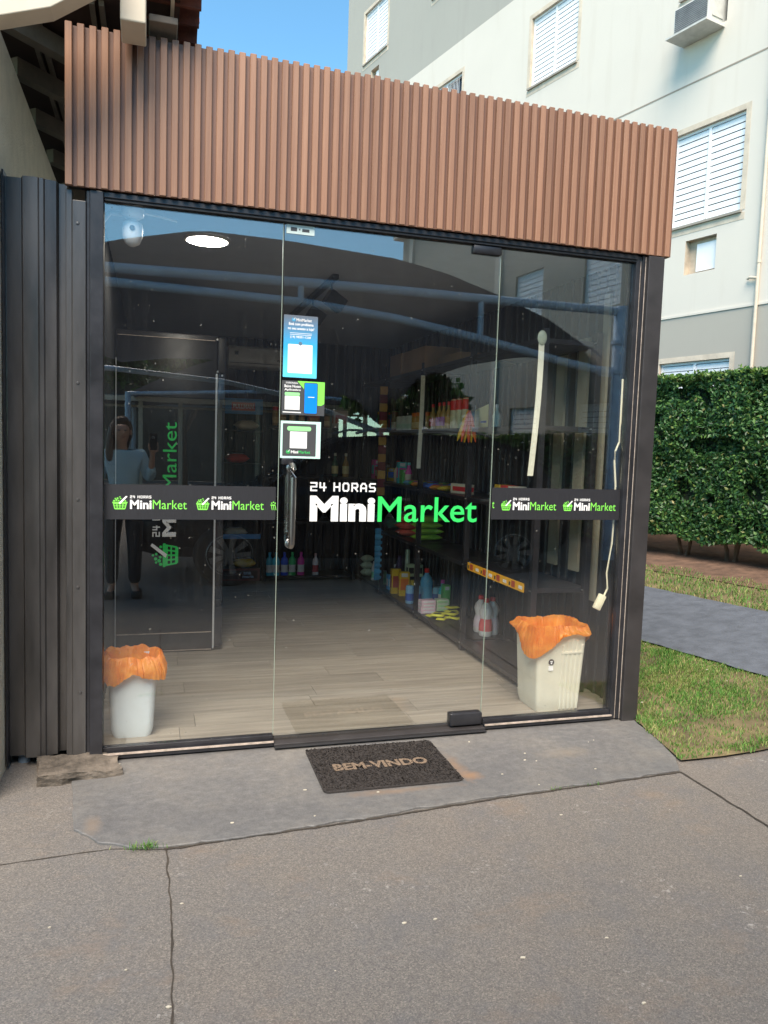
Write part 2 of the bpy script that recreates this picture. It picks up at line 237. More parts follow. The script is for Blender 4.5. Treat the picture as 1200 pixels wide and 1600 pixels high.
# ------------------------------------------------------------------ mesh helpers
class MB:
    def __init__(s): s.v = []; s.f = []
    def add(s, v, f):
        o = len(s.v); s.v += [tuple(p) for p in v]; s.f += [tuple(i + o for i in q) for q in f]; return s
    def box(s, x0, x1, y0, y1, z0, z1):
        return s.add([(x0, y0, z0), (x1, y0, z0), (x1, y1, z0), (x0, y1, z0), (x0, y0, z1), (x1, y0, z1), (x1, y1, z1), (x0, y1, z1)],
                     [(0, 3, 2, 1), (4, 5, 6, 7), (0, 1, 5, 4), (1, 2, 6, 5), (2, 3, 7, 6), (3, 0, 4, 7)])
    def prism(s, pts, d, axis='y'):
        # pts: 2D outline; axis y: (x,z) extruded along y from d[0] to d[1]; axis z: (x,y); axis x: (y,z)
        n = len(pts)
        def P(p, t): return {'y': (p[0], t, p[1]), 'z': (p[0], p[1], t), 'x': (t, p[0], p[1])}[axis]
        v = [P(p, d[0]) for p in pts] + [P(p, d[1]) for p in pts]
        return s.add(v, [tuple(range(n))[::-1], tuple(range(n, 2 * n))] + [(i, (i + 1) % n, n + (i + 1) % n, n + i) for i in range(n)])
    def rings(s, rings, cap0=True, cap1=True, closed=True):
        n = len(rings[0]); v = [p for r in rings for p in r]; f = []
        for k in range(len(rings) - 1):
            for i in range(n if closed else n - 1):
                j = (i + 1) % n; f.append((k * n + i, k * n + j, (k + 1) * n + j, (k + 1) * n + i))
        if cap0: f.append(tuple(range(n))[::-1])
        if cap1: f.append(tuple(range((len(rings) - 1) * n, len(rings) * n)))
        return s.add(v, f)
    def lathe(s, prof, n=16, c=(0, 0, 0), sx=1, sy=1, cap=True):
        return s.rings([[(c[0] + r * sx * math.cos(2 * PI * i / n), c[1] + r * sy * math.sin(2 * PI * i / n), c[2] + z) for i in range(n)] for r, z in prof], cap, cap)
    def tube(s, path, r, n=10, caps=True):
        P = [Vector(p) for p in path]; R = r if hasattr(r, '__len__') else [r] * len(P); rings = []
        up = Vector((0, 0, 1))
        for i, p in enumerate(P):
            t = (P[min(i + 1, len(P) - 1)] - P[max(i - 1, 0)]).normalized()
            a = t.cross(up)
            if a.length < 0.05: a = t.cross(Vector((0, 1, 0)))
            a.normalize(); b = a.cross(t).normalized()
            rings.append([p + R[i] * (a * math.cos(2 * PI * k / n) + b * math.sin(2 * PI * k / n)) for k in range(n)])
        return s.rings(rings, caps, caps)
    def disc(s, c, r, n=20, axis='y', t=0.001):
        prof = []
        pts = [(r * math.cos(2 * PI * i / n), r * math.sin(2 * PI * i / n)) for i in range(n)]
        if axis == 'y': return s.prism([(c[0] + a, c[2] + b) for a, b in pts], (c[1] - t, c[1] + t), 'y')
        if axis == 'x': return s.prism([(c[1] + a, c[2] + b) for a, b in pts], (c[0] - t, c[0] + t), 'x')
        return s.prism([(c[0] + a, c[1] + b) for a, b in pts], (c[2] - t, c[2] + t), 'z')
    def mesh(s, name, material, smooth=False, bevel=0, seg=2, fix=True):
        me = bpy.data.meshes.new(name); me.from_pydata(s.v, [], s.f)
        if bevel or fix:
            bm = bmesh.new(); bm.from_mesh(me)
            if fix: bmesh.ops.recalc_face_normals(bm, faces=bm.faces)
            if bevel:
                ed = [e for e in bm.edges if e.is_manifold and e.calc_face_angle(0) > 0.6]
                bmesh.ops.bevel(bm, geom=ed, offset=bevel, segments=seg, affect='EDGES', profile=0.5, clamp_overlap=True)
            bm.to_mesh(me); bm.free()
        if smooth:
            me.shade_smooth(); me.set_sharp_from_angle(angle=math.radians(38))
        me.materials.append(material); return me
    def build(s, name, material, parent=None, smooth=False, bevel=0, loc=None, rot=None, **k):
        return link(name, s.mesh(name, material, smooth, bevel, **k), parent, loc, rot)
def link(name, me, parent=None, loc=None, rot=None):
    o = bpy.data.objects.new(name, me); COL.objects.link(o)
    if parent: o.parent = parent
    if loc: o.location = loc
    if rot: o.rotation_euler = rot
    return o
def tag(o, label, cat, group=None):
    o['label'] = label; o['category'] = cat
    if group: o['group'] = group
    return o
def thing(name, label, cat, loc=(0, 0, 0), rz=0, group=None):
    o = bpy.data.objects.new(name, None); COL.objects.link(o); o.location = loc; o.rotation_euler = (0, 0, rz); o.empty_display_size = 0.1
    return tag(o, label, cat, group)
def struct(o): o['kind'] = 'structure'; return o
def stuff(o): o['kind'] = 'stuff'; return o
def rrect(x0, x1, y0, y1, r, n=5):
    pts = []
    for cx, cy, a in ((x1 - r, y1 - r, 0), (x0 + r, y1 - r, PI / 2), (x0 + r, y0 + r, PI), (x1 - r, y0 + r, 1.5 * PI)):
        pts += [(cx + r * math.cos(a + PI / 2 * i / n), cy + r * math.sin(a + PI / 2 * i / n)) for i in range(n + 1)]
    return pts
_T = {}
def text2d(s, bold=0.0):
    if (s, bold) in _T: return _T[(s, bold)]
    cu = bpy.data.curves.new('t', 'FONT'); cu.body = s; cu.size = 1; cu.offset = bold; cu.resolution_u = 3
    ob = bpy.data.objects.new('t', cu); COL.objects.link(ob)
    dg = bpy.context.evaluated_depsgraph_get(); dg.update()
    me = bpy.data.meshes.new_from_object(ob.evaluated_get(dg))
    v = [(p.co.x, p.co.y) for p in me.vertices]; f = [tuple(q.vertices) for q in me.polygons]
    bpy.data.objects.remove(ob); bpy.data.curves.remove(cu); bpy.data.meshes.remove(me)
    x0 = min(p[0] for p in v); x1 = max(p[0] for p in v); y0 = min(p[1] for p in v); y1 = max(p[1] for p in v)
    v = [((p[0] - x0) / (x1 - x0), (p[1] - y0) / (y1 - y0)) for p in v]
    _T[(s, bold)] = (v, f); return v, f
def put2d(name, v, f, material, parent, o, U, V, t=0.0008):
    """lay a flat 2D outline (0..1 box) on a plane: point = o + U*u + V*v, with a film thickness"""
    o, U, V = Vector(o), Vector(U), Vector(V)
    N = U.cross(V).normalized() * t
    mb = MB(); mb.add([o + U * a + V * b + N for a, b in v], f)
    return mb.build(name, material, parent, fix=False)
def text(name, s, material, parent, o, U, V, bold=0.0, t=0.0008):
    v, f = text2d(s, bold); return put2d(name, v, f, material, parent, o, U, V, t)
def circle2(cx, cy, r, n=10): return [(cx + r * math.cos(2 * PI * i / n), cy + r * math.sin(2 * PI * i / n)) for i in range(n)]
def polys(*ps):
    v = []; f = []
    for p in ps: f.append(tuple(range(len(v), len(v) + len(p)))); v += p
    return v, f
def R4(x0, x1, y0, y1): return [(x0, y0), (x1, y0), (x1, y1), (x0, y1)]
def emblem(parent, o, U, V, gm, wm, t=0.0008):
    ps = [rrect(0, 1, 0.46, 0.58, 0.05, 2)]
    for i in range(5):
        xt = 0.08 + 0.84 * i / 4; xb = 0.17 + 0.66 * i / 4
        ps.append([(xb - 0.035, 0.0), (xb + 0.035, 0.0), (xt + 0.035, 0.46), (xt - 0.035, 0.46)])
    b = put2d('basket_emblem', *polys(*ps), gm, parent, o, U, V, t)
    ps = [R4(0.10, 0.90, 0.38, 0.459), R4(0.135, 0.865, 0.21, 0.27), [(0.18, -0.04), (0.82, -0.04), (0.86, 0.08), (0.14, 0.08)]]
    put2d('basket_weave', *polys(*ps), gm, b, o, U, V, t * 1.3)
    ps = [circle2(x, y, r, 8) for x, y, r in ((0.12, 0.66, .07), (0.27, 0.72, .075), (0.42, 0.68, .06), (0.35, 0.86, .07), (0.2, 0.84, .05), (0.55, 0.84, .055), (0.85, 0.66, .06), (0.5, 0.97, .05))]
    put2d('fruit_dots', *polys(*ps), gm, b, o, U, V, t * 1.3)
    put2d('handle_stroke', *polys([(0.40, 0.47), (0.53, 0.40), (1.0, 1.0), (0.90, 1.07)]), wm, b, o, U, V, t * 2)
def wordmark(parent, o, U, V, wm, gm, t=0.0008, bold=0.03):
    """24 HORAS over Mini + Market in a 0..1 box"""
    o, U, V = Vector(o), Vector(U), Vector(V)
    stroke_text('lettering', '24 HORAS', wm, parent, o + V * 0.77, U * 0.37, V * 0.20, t, 0.2)
    text('lettering', 'Mini', wm, parent, o, U * 0.375, V * 0.66, bold, t)
    text('lettering', 'Market', gm, parent, o + U * 0.395, U * 0.605, V * 0.66, 0.0, t)
GL = {'2': [[(0, 1), (1, 1), (1, .5), (0, .5), (0, 0), (1, 0)]], '4': [[(0, 1), (0, .42), (1, .42)], [(.72, .95), (.72, 0)]], 'H': [[(0, 0), (0, 1)], [(1, 0), (1, 1)], [(0, .5), (1, .5)]], 'O': [[(0, .2), (0, .8), (.2, 1), (.8, 1), (1, .8), (1, .2), (.8, 0), (.2, 0), (0, .2)]],
      'R': [[(0, 0), (0, 1), (.85, 1), (1, .85), (1, .6), (.85, .45), (0, .45)], [(.5, .45), (1, 0)]], 'A': [[(0, 0), (0, .7), (.3, 1), (.7, 1), (1, .7), (1, 0)], [(0, .38), (1, .38)]], 'S': [[(1, 1), (.15, 1), (0, .85), (0, .65), (.15, .5), (.85, .5), (1, .35), (1, .15), (.85, 0), (0, 0)]]}
def stroke_text(name, txt, material, parent, o, U, V, t=0.0008, w=0.17):
    o, U, V = Vector(o), Vector(U), Vector(V); N = U.cross(V).normalized(); ul, vl = U.length, V.length; u, v = U.normalized(), V.normalized()
    adv = ul / (len(txt) - 0.25 - 0.45 * txt.count(' ')); th = vl * w; mb = MB(); x = 0; k = 0
    for ch in txt:
        if ch == ' ': x += adv * .55; continue
        for pl_ in GL[ch]:
            P = [(x + th / 2 + a * (adv * .76 - th), th / 2 + b * (vl - th)) for a, b in pl_]
            for (ax, ay), (bx, by) in zip(P[:-1], P[1:]):
                d = math.hypot(bx - ax, by - ay); dx, dy = (bx - ax) / d * th / 2, (by - ay) / d * th / 2
                q = [(ax - dx + dy, ay - dy - dx), (bx + dx + dy, by + dy - dx), (bx + dx - dy, by + dy + dx), (ax - dx - dy, ay - dy + dx)]
                mb.add([o + u * a + v * b + N * (t + k * 2e-5) for a, b in q], [(0, 1, 2, 3)]); k += 1
        x += adv
    return mb.build(name, material, parent, fix=False)

# ------------------------------------------------------------------ ground, paving, lawn
def gz(x, y):
    t = max(0.0, x - 2.8); t = min(t, 4.6)
    return 0.11 * (t * t / (t + 0.25)) if y > -3.5 else 0.11 * (t * t / (t + 0.25)) * max(0, 1 + (y + 3.5) / 3)
mb = MB()
mb.add([(-90, -90, -0.018), (2.47, -90, -0.018), (2.47, 90, -0.018), (-90, 90, -0.018)], [(0, 1, 2, 3)])
mb.add([(2.47, -90, -0.018), (90, -90, -0.018), (90, -8, -0.018), (2.47, -8, -0.018)], [(0, 1, 2, 3)])
xs = [2.47, 2.6, 2.8, 3.0, 3.3, 3.8, 4.5, 5.5, 6.5, 7.4, 12, 90]; ys = [-8, -6.5, -5, -3.5, -2, -1, -0.62, -0.3]
vs = [(x, y, gz(x, y) - 0.018) for y in ys for x in xs]; n = len(xs)
mb.add(vs, [(j * n + i, j * n + i + 1, (j + 1) * n + i + 1, (j + 1) * n + i) for j in range(len(ys) - 1) for i in range(n - 1)])
struct(mb.build('driveway', M['asphalt'], fix=False))
# apron slab in front of the shop
out = [(-0.31, 0.03), (-0.345, -0.12), (-0.315, -0.35), (-0.30, -0.52), (-0.28, -0.68), (-0.19, -0.79), (-0.06, -0.86), (0.05, -0.885), (0.35, -0.875), (0.7, -0.845), (1.1, -0.80), (1.47, -0.772), (1.9, -0.75), (2.30, -0.722), (2.455, -0.708), (2.53, -0.58), (2.60, -0.33), (2.655, -0.02), (2.655, 0.03)]
dn = []
for (xa, ya), (xb, yb) in zip(out, out[1:] + out[:1]):
    k = max(1, int(math.hypot(xb - xa, yb - ya) / 0.022)); dn += [(xa + (xb - xa) * i / k, ya + (yb - ya) * i / k) for i in range(k)]
out = [(x + 0.007 * noise.noise((x * 16, y * 16, 1)), y + ((0.012 * noise.noise((x * 9, y * 9, 4)) + 0.008 * noise.noise((x * 34, y * 34, 4))) if y < -0.02 else 0)) for x, y in dn]
struct(MB().prism(out, (-0.05, -0.008), 'z').build('apron_slab', M['slab'], bevel=0.003, seg=1))
# cracks and joints in the paving
def crack(path, w, z, name='pavement_joint'):
    mb = MB(); L = []
    pts = [Vector((p[0], p[1], 0)) for p in path]; dense = []
    for a, b in zip(pts[:-1], pts[1:]):
        k = max(2, int((b - a).length / 0.02))
        dense += [a.lerp(b, i / k) for i in range(k)]
    dense.append(pts[-1]); L1 = []; L2 = []
    for i, p in enumerate(dense):
        t = (dense[min(i + 1, len(dense) - 1)] - dense[max(i - 1, 0)]).normalized(); nn = Vector((-t.y, t.x, 0))
        j = 0.007 * noise.noise((p.x * 14, p.y * 14, 3)); ww = w * (0.45 + 0.9 * abs(noise.noise((p.x * 23, p.y * 23, 8))))
        for lst, s_ in ((L1, 1), (L2, -1)):
            q = p + nn * (j + s_ * ww / 2); lst.append((q.x, q.y, z + (gz(q.x, q.y) if z < 0 else 0)))
    k = len(L1); mb.add(L1 + L2, [(i, i + 1, k + i + 1, k + i) for i in range(k - 1)])
    return struct(mb.build(name, M['crack'], fix=True))
crack([(0.058, -0.90), (0.068, -1.3), (0.06, -1.8), (0.065, -2.6)], 0.008, -0.0155)
crack([(-1.6, -0.98), (-0.5, -0.87), (-0.15, -0.845), (0.06, -0.895)], 0.007, -0.0155)
crack([(2.45, -0.72), (2.455, -1.0), (2.46, -1.3), (2.48, -2.4)], 0.014, -0.0135)
crack([(0.05, -0.893), (0.7, -0.853), (1.47, -0.782), (2.0, -0.752), (2.45, -0.717)], 0.017, -0.0145)
# lawn sheet, soil strip, path
def sheet(name, poly_x, y0, y1, dz, material, step=0.25):
    """strip between two lines x=a+b*y, following the bank"""
    mb = MB(); ny = int((y1 - y0) / step) + 1; nx = 26; v = []
    for j in range(ny):
        y = y0 + (y1 - y0) * j / (ny - 1); a, b = poly_x(y)
        for i in range(nx):
            x = a + (b - a) * i / (nx - 1); v.append((x, y, gz(x, y) + dz))
    mb.add(v, [(j * nx + i, j * nx + i + 1, (j + 1) * nx + i + 1, (j + 1) * nx + i) for j in range(ny - 1) for i in range(nx - 1)])
    return struct(mb.build(name, material, fix=False))
PA = lambda y: 3.86 - 0.185 * y + 0.02 * noise.noise((y * 6, 1, 1)) + 0.012 * noise.noise((y * 17, 1, 1))            # near edge of the path
PB = lambda y: 5.22 - 0.175 * y + 0.02 * noise.noise((y * 6, 7, 1))            # far edge
HS = lambda y: 6.42 - 0.2268 * (y - 1.0)   # soil edge under the hedge
def lawn_edge(y): return 2.53 + (2.662 - 2.53) * min(1, max(0, (y + 0.62) / 0.6)) + 0.012 * noise.noise((y * 11, 0, 0))
sheet('lawn', lambda y: (lawn_edge(y), 8.5), -0.62, 16, -0.004, M['turf'])
sheet('path', lambda y: (PA(y), PB(y)), -0.62, 16, 0.012, M['path'], 0.05)
sheet('soil_bed', lambda y: (HS(y) - 0.62 + 0.06 * noise.noise((y * 2, 0, 0)), HS(y) + 1.5), -0.62, 16, 0.006, M['soil'])
def blades(n, sampler, hmin, hmax, w, lean=0.5):
    V = []; F = []
    for _ in range(n):
        q = sampler()
        if q is None: continue
        x, y, k = q; z = gz(x, y); a = random.uniform(0, 2 * PI); h = random.uniform(hmin, hmax) * k
        lx, ly = lean * h * math.cos(a + 1.3) * random.random() * 2, lean * h * math.sin(a + 1.3) * random.random() * 2
        dx, dy = w * math.cos(a), w * math.sin(a); o = len(V)
        V += [(x - dx, y - dy, z - 0.006), (x + dx, y + dy, z - 0.006), (x + lx * .45 + dx * .7, y + ly * .45 + dy * .7, z + h * .6), (x + lx * .45 - dx * .7, y + ly * .45 - dy * .7, z + h * .6), (x + lx, y + ly, z + h)]
        F += [(o, o + 1, o + 2, o + 3), (o + 3, o + 2, o + 4)]
    return V, F
def s_near():
    y = random.uniform(-0.65, 3.2); x = random.uniform(2.5, 4.5)
    if y < -0.612 + 0.03 * noise.noise((x * 9, 3, 3)): return None
    if x < lawn_edge(y) - 0.012 * random.random() or x > PA(y) + 0.012 * random.random(): return None
    d = noise.noise((x * 2.6, y * 2.6, 2)); bare = math.hypot((x - 2.95) / 0.35, (y + 0.36) / 0.17)
    if bare < 1 and random.random() > 0.28: return None
    if d < -0.12 and random.random() < 0.6: return None
    return x, y, (0.75 + 0.5 * noise.noise((x * 5, y * 5, 6)))
def s_far():
    y = random.uniform(-0.6, 6.5); x = random.uniform(3.9, 6.6)
    if x < PB(y) + 0.01 or x > HS(y) - 0.45 + 0.25 * noise.noise((x * 3, y * 3, 1)): return None
    return x, y, 0.9
def s_weed():
    if random.random() < 0.7: return random.gauss(-0.02, 0.035), random.gauss(-0.885, 0.010), 0.6
    return random.choice([(-0.63, -0.42), (1.78, -0.765), (1.95, -0.755)])[0] + random.gauss(0, 0.03), -0.77 + random.gauss(0, 0.008), 0.3
V1, F1 = blades(100000, s_near, 0.012, 0.034, 0.0022, 0.8)
V2, F2 = blades(30000, s_far, 0.02, 0.045, 0.0035, 0.75)
V3, F3 = blades(130, s_weed, 0.010, 0.026, 0.0016, 1.1)
for nm, V_, F_, lab in (('lawn_grass', V1, F1, 'short green and straw lawn grass beside the shop post'), ('verge_grass', V2, F2, 'strip of short grass between the path and the hedge'), ('joint_weeds', V3, F3, 'small weeds growing in the paving joint')):
    me = bpy.data.meshes.new(nm); me.from_pydata(V_, [], F_); me.materials.append(M['grass'])
    o = stuff(link(nm, me)); o['label'] = lab; o['category'] = 'grass' if 'weed' not in nm else 'weeds'
# litter: small flakes, dry leaves, chips
mb = MB()
for k in range(45):
    u = random.random()
    if u < 0.6: x, y, z = random.uniform(-0.9, 2.4), random.uniform(-2.4, -0.9), -0.017
    elif u < 0.8: x, y, z = random.uniform(-0.2, 2.4), random.uniform(-0.8, -0.06), -0.0075
    else:
        x, y = random.uniform(2.75, 3.6), random.uniform(-0.5, 1.2); z = gz(x, y) + 0.03
    r = random.uniform(0.002, 0.006) if u < .8 else random.uniform(0.004, 0.009); a = random.uniform(0, PI); n = 6
    pts = [(x + r * random.uniform(.6, 1.2) * math.cos(a + 2 * PI * i / n) * 1.5, y + r * random.uniform(.5, 1) * math.sin(a + 2 * PI * i / n)) for i in range(n)]
    mb.prism(pts, (z, z + 0.0015 + 0.002 * random.random()), 'z')
o = stuff(mb.build('ground_litter', M['leafy'])); o['label'] = 'scattered pale chips and dry leaf bits on the paving'; o['category'] = 'litter'
# broken concrete lump by the cladding
t = thing('concrete_lump', 'crumbling brown concrete lump at the foot of the black cladding', 'rubble', (-0.33, -0.1, 0))
bm = bmesh.new(); bmesh.ops.create_cube(bm, size=1); bmesh.ops.subdivide_edges(bm, edges=bm.edges[:], cuts=9, use_grid_fill=True)
for v in bm.verts:
    c = v.co.copy(); sk = 0.10 * (0.5 - c.y) * 0
    v.co = Vector((c.x * 0.34 + (0.045 if c.y > 0 else -0.02) * 0, c.y * 0.22, (c.z + 0.5) * (0.055 - 0.03 * max(0, c.x))))
    d = noise.noise_vector(v.co * 13) * 0.014 + noise.noise_vector(v.co * 60) * 0.006; v.co += d
me = bpy.data.meshes.new('lump'); bm.to_mesh(me); bm.free(); me.materials.append(M['rubble']); link('lump', me, t, (0.02, -0.02, -0.022), (0, 0, 0.12))
tag(MB().tube([(-0.565, 0.075, -0.03), (-0.56, 0.08, 0.12)], 0.030, 14).build('drain_tube', M['bluepvc'], smooth=True), 'short blue grey tube stub in the gap under the cladding', 'pipe')

# ------------------------------------------------------------------ the shop
K = thing('minimarket_kiosk', 'black framed glass convenience kiosk with brown slatted wood fascia', 'shop')
def KB(name, material, *boxes, **k):
    mb = MB()
    for b in boxes: mb.box(*b)
    return mb.build(name, material, K, **k)
FX0, FX1, FZ0, FZ1 = -0.372, 2.705, 2.582, 3.255
KB('fascia_backing', M['slat_back'], (FX0, FX1, -0.045, -0.03, FZ0 + 0.004, FZ1 - 0.006))
KB('fascia_frame', M['blackm'], (FX0 + 0.01, FX1 - 0.01, -0.03, 0.03, FZ0 + 0.012, FZ1 - 0.03))
KB('fascia_return', M['slat_back'], (FX1 - 0.012, FX1, -0.0295, 0.16, FZ0 + 0.004, FZ1 - 0.006))
ns = 63; pitch = (FX1 - FX0) / ns
sm = MB().box(0, 0.029, -0.0635, -0.0455, FZ0, FZ1).mesh('slat', M['slat'], bevel=0.0025, seg=1)
for i in range(ns): link('slat', sm, K, (FX0 + i * pitch + 0.0005, random.uniform(-.0008, .0008), random.uniform(-.002, .002)))
# frame members (aluminium profiles, black)
KB('head_rail', M['black'], (-0.215, 2.51, -0.035, 0.04, 2.556, 2.580), bevel=0.002)
KB('head_gasket', M['blackm'], (-0.212, 2.505, -0.028, 0.03, 2.545, 2.5555))
KB('left_jamb', M['black'], (-0.272, -0.2155, -0.045, 0.05, 0.0, 2.578), bevel=0.003)
KB('left_jamb_lip', M['black'], (-0.287, -0.2725, -0.03, 0.05, 0.0, 2.578), bevel=0.002)
KB('left_cover_plate', M['clad'], (-0.345, -0.2875, -0.04, 0.04, 0.005, 2.53), bevel=0.004)
KB('left_cover_edge', M['clad'], (-0.372, -0.3455, -0.028, 0.04, 0.005, 2.575), bevel=0.003)
for z in (2.43, 1.74, 1.22, 0.82, 0.33):
    MB().lathe([(0.0, 0.004), (0.006, 0.003), (0.0075, 0.0)], 10).build('rivet', M['clad'], K, True, loc=(-0.322 if z != 0.33 else -0.312, -0.0405, z), rot=(PI / 2, 0, 0))
KB('right_jamb', M['black'], (2.5055, 2.532, -0.03, 0.05, 0.0, 2.578), bevel=0.002)
KB('right_jamb_sealant', M['sealant'], (2.5325, 2.5385, -0.024, 0.04, 0.0, 2.575))
KB('right_jamb_lip', M['black'], (2.539, 2.558, -0.036, 0.05, 0.0, 2.578), bevel=0.002)
KB('right_post_sealant', M['sealant'], (2.5585, 2.5625, -0.034, 0.04, 0.0, 2.575))
KB('right_post', M['post'], (2.563, 2.662, -0.06, 0.06, -0.03, 2.578), bevel=0.004)
KB('sill_rail', M['black'], (-0.2154, 0.585, -0.04, 0.045, 0.002, 0.028), (-0.2154, 0.585, -0.02, 0.02, 0.0281, 0.05), bevel=0.002)
KB('sill_trim', M['alu'], (-0.2152, 0.584, -0.048, -0.0405, 0.022, 0.030))
KB('sill_rail', M['black'], (1.722, 2.505, -0.04, 0.045, 0.002, 0.028), (1.722, 2.505, -0.02, 0.02, 0.0281, 0.05), bevel=0.002)
KB('sill_trim', M['alu'], (1.723, 2.504, -0.048, -0.0405, 0.022, 0.030))
KB('threshold', M['post'], (0.5855, 1.7215, -0.055, 0.05, 0.001, 0.016), bevel=0.003)
KB('threshold_lip', M['blackm'], (0.5855, 1.7215, -0.078, -0.0555, 0.001, 0.008), bevel=0.002)
# glass
gp = MB().box(-0.2125, 0.5845, -0.004, 0.004, 0.0505, 2.5445).build('glass_pane', M['glass'], K)
MB().box(0.5846, 0.5870, -0.004, 0.004, 0.051, 2.544).build('polished_edge', mat('glass_edge', (0.30, 0.36, 0.30), 0.3, 0, 0.1), gp)
door = MB().box(0.592, 1.7145, -0.004, 0.004, 0.0255, 2.5445).build('glass_door', M['glass'], K)
MB().box(1.7146, 1.7165, -0.004, 0.004, 0.026, 2.544).build('polished_edge', mat('glass_edge', (0.30, 0.36, 0.30)), door)
gp2 = MB().box(1.7215, 2.505, -0.004, 0.004, 0.0505, 2.5445).build('glass_pane', M['glass'], K)
hx = 0.648
MB().tube([(hx, -0.005, 1.385), (hx, -0.04, 1.395), (hx, -0.062, 1.38), (hx, -0.068, 1.34), (hx, -0.068, 1.06), (hx, -0.062, 1.02), (hx, -0.04, 1.005), (hx, -0.005, 1.012)], 0.016, 14).build('pull_handle', M['chrome'], door, True)
MB().tube([(hx, 0.005, 1.385), (hx, 0.04, 1.395), (hx, 0.062, 1.38), (hx, 0.068, 1.34), (hx, 0.068, 1.06), (hx, 0.062, 1.02), (hx, 0.04, 1.005), (hx, 0.005, 1.012)], 0.016, 14).build('pull_handle', M['chrome'], door, True)
for z in (1.385, 1.012): MB().lathe([(0.024, 0.0), (0.024, 0.006), (0.018, 0.009)], 16).build('handle_rose', M['chrome'], door, True, loc=(hx, -0.0045, z), rot=(PI / 2, 0, 0))
MB().box(1.555, 1.7135, -0.022, 0.022, 2.500, 2.5440).build('top_patch_hinge', M['black'], door, True, 0.008)
MB().box(1.53, 1.7135, -0.03, 0.03, 0.026, 0.092).build('floor_patch_hinge', M['black'], door, True, 0.008)
MB().box(0.60, 0.655, -0.018, 0.018, 1.40, 1.432).build('door_lock', M['black'], door, True, 0.004)
# inner shell
def ribbed(name, a, b, z0, z1, nrm, material, pitch_=0.1, depth=0.012):
    a, b, nrm = Vector(a), Vector(b), Vector(nrm); L = (b - a).length; d = (b - a).normalized(); pts = []; x = 0
    while x < L:
        for w, dd in ((0, 0), (0.008, 1), (0.03, 1), (0.038, 0)):
            q = min(L, x + w); pts.append(a + d * q + nrm * (dd * depth))
        x += pitch_
    pts.append(b); mb = MB(); n = len(pts)
    mb.add([(p.x, p.y, z0) for p in pts] + [(p.x, p.y, z1) for p in pts], [(i, i + 1, n + i + 1, n + i) for i in range(n - 1)])
    return mb.build(name, material, K, fix=False)
ribbed('left_wall_lining', (-0.262, 0.06, 0), (-0.262, 4.75, 0), 0.0, 2.62, (1, 0, 0), M['inner'])
ribbed('right_wall_lining', (2.62, 4.75, 0), (2.62, 0.06, 0), 0.0, 2.62, (-1, 0, 0), M['inner'])
ribbed('back_wall_lining', (-0.262, 4.75, 0), (2.62, 4.75, 0), 0.0, 2.62, (0, -1, 0), M['inner'])
KB('outer_walls', M['clad'], (-0.30, -0.268, 0.055, 4.8, 0.0, 2.66), (2.626, 2.655, 0.065, 4.8, 0.0, 2.66), (-0.2679, 2.6255, 4.76, 4.8, 0.0, 2.66))
KB('ceiling', M['ceil'], (-0.2679, 2.6255, 0.045, 4.755, 2.62, 2.655))
KB('roof_sheet', M['clad'], (-0.31, 2.66, 0.07, 4.82, 2.662, 2.70))
for yb, w, z0, z1 in ((0.88, 0.055, 0.75, 2.14), (0.605, 0.055, 0.75, 2.22), (0.37, 0.03, 0.6, 2.45)):
    KB('wall_batten', M['batten'], (2.588, 2.606, yb - w, yb + w, z0, z1))
# black cladding sheet left of the frame: a folded profile
prof = [(-0.618, 0.022), (-0.556, 0.020), (-0.546, -0.014), (-0.486, -0.019), (-0.480, -0.012), (-0.464, -0.011), (-0.458, -0.002), (-0.414, 0.006), (-0.406, 0.042), (-0.3725, 0.042)]
def fold(name, pr, z0, z1, material, t=0.0015):
    mb = MB(); n = len(pr)
    for off, flip in ((0, False), (t, True)):
        v = [(x, y + off, z0) for x, y in pr] + [(x, y + off, z1) for x, y in pr]
        f = [(i, i + 1, n + i + 1, n + i) for i in range(n - 1)]
        mb.add(v, [q[::-1] for q in f] if flip else f)
    return mb.build(name, material, K, fix=False)
fold('cladding_sheet', prof, 0.03, 2.612, M['clad'])
KB('cladding_corner', M['black'], (-0.626, -0.6185, -0.03, 0.05, 0.0, 2.625))

# shop floor: planks laid along x, slight random gaps
fl = struct(MB().box(-0.2679, 2.6255, 0.046, 4.755, -0.02, 0.022).build('shop_floor', M['blackm']))
pw = 0.19; y = 0.048
pl = {}
for j in range(25):
    x = -0.26 - random.uniform(0, 1.1); y1 = min(4.745, y + pw - 0.0025)
    if y1 - y < 0.03: break
    while x < 2.62:
        x1 = x + 1.22; a, b = max(-0.26, x), min(2.62, x1 - 0.0025)
        if b - a > 0.02:
            MB().box(a, b, y, y1, 0.0222, 0.030 + random.uniform(0, .0006)).build('plank', M['plank'], fl)
        x = x1
    y += pw

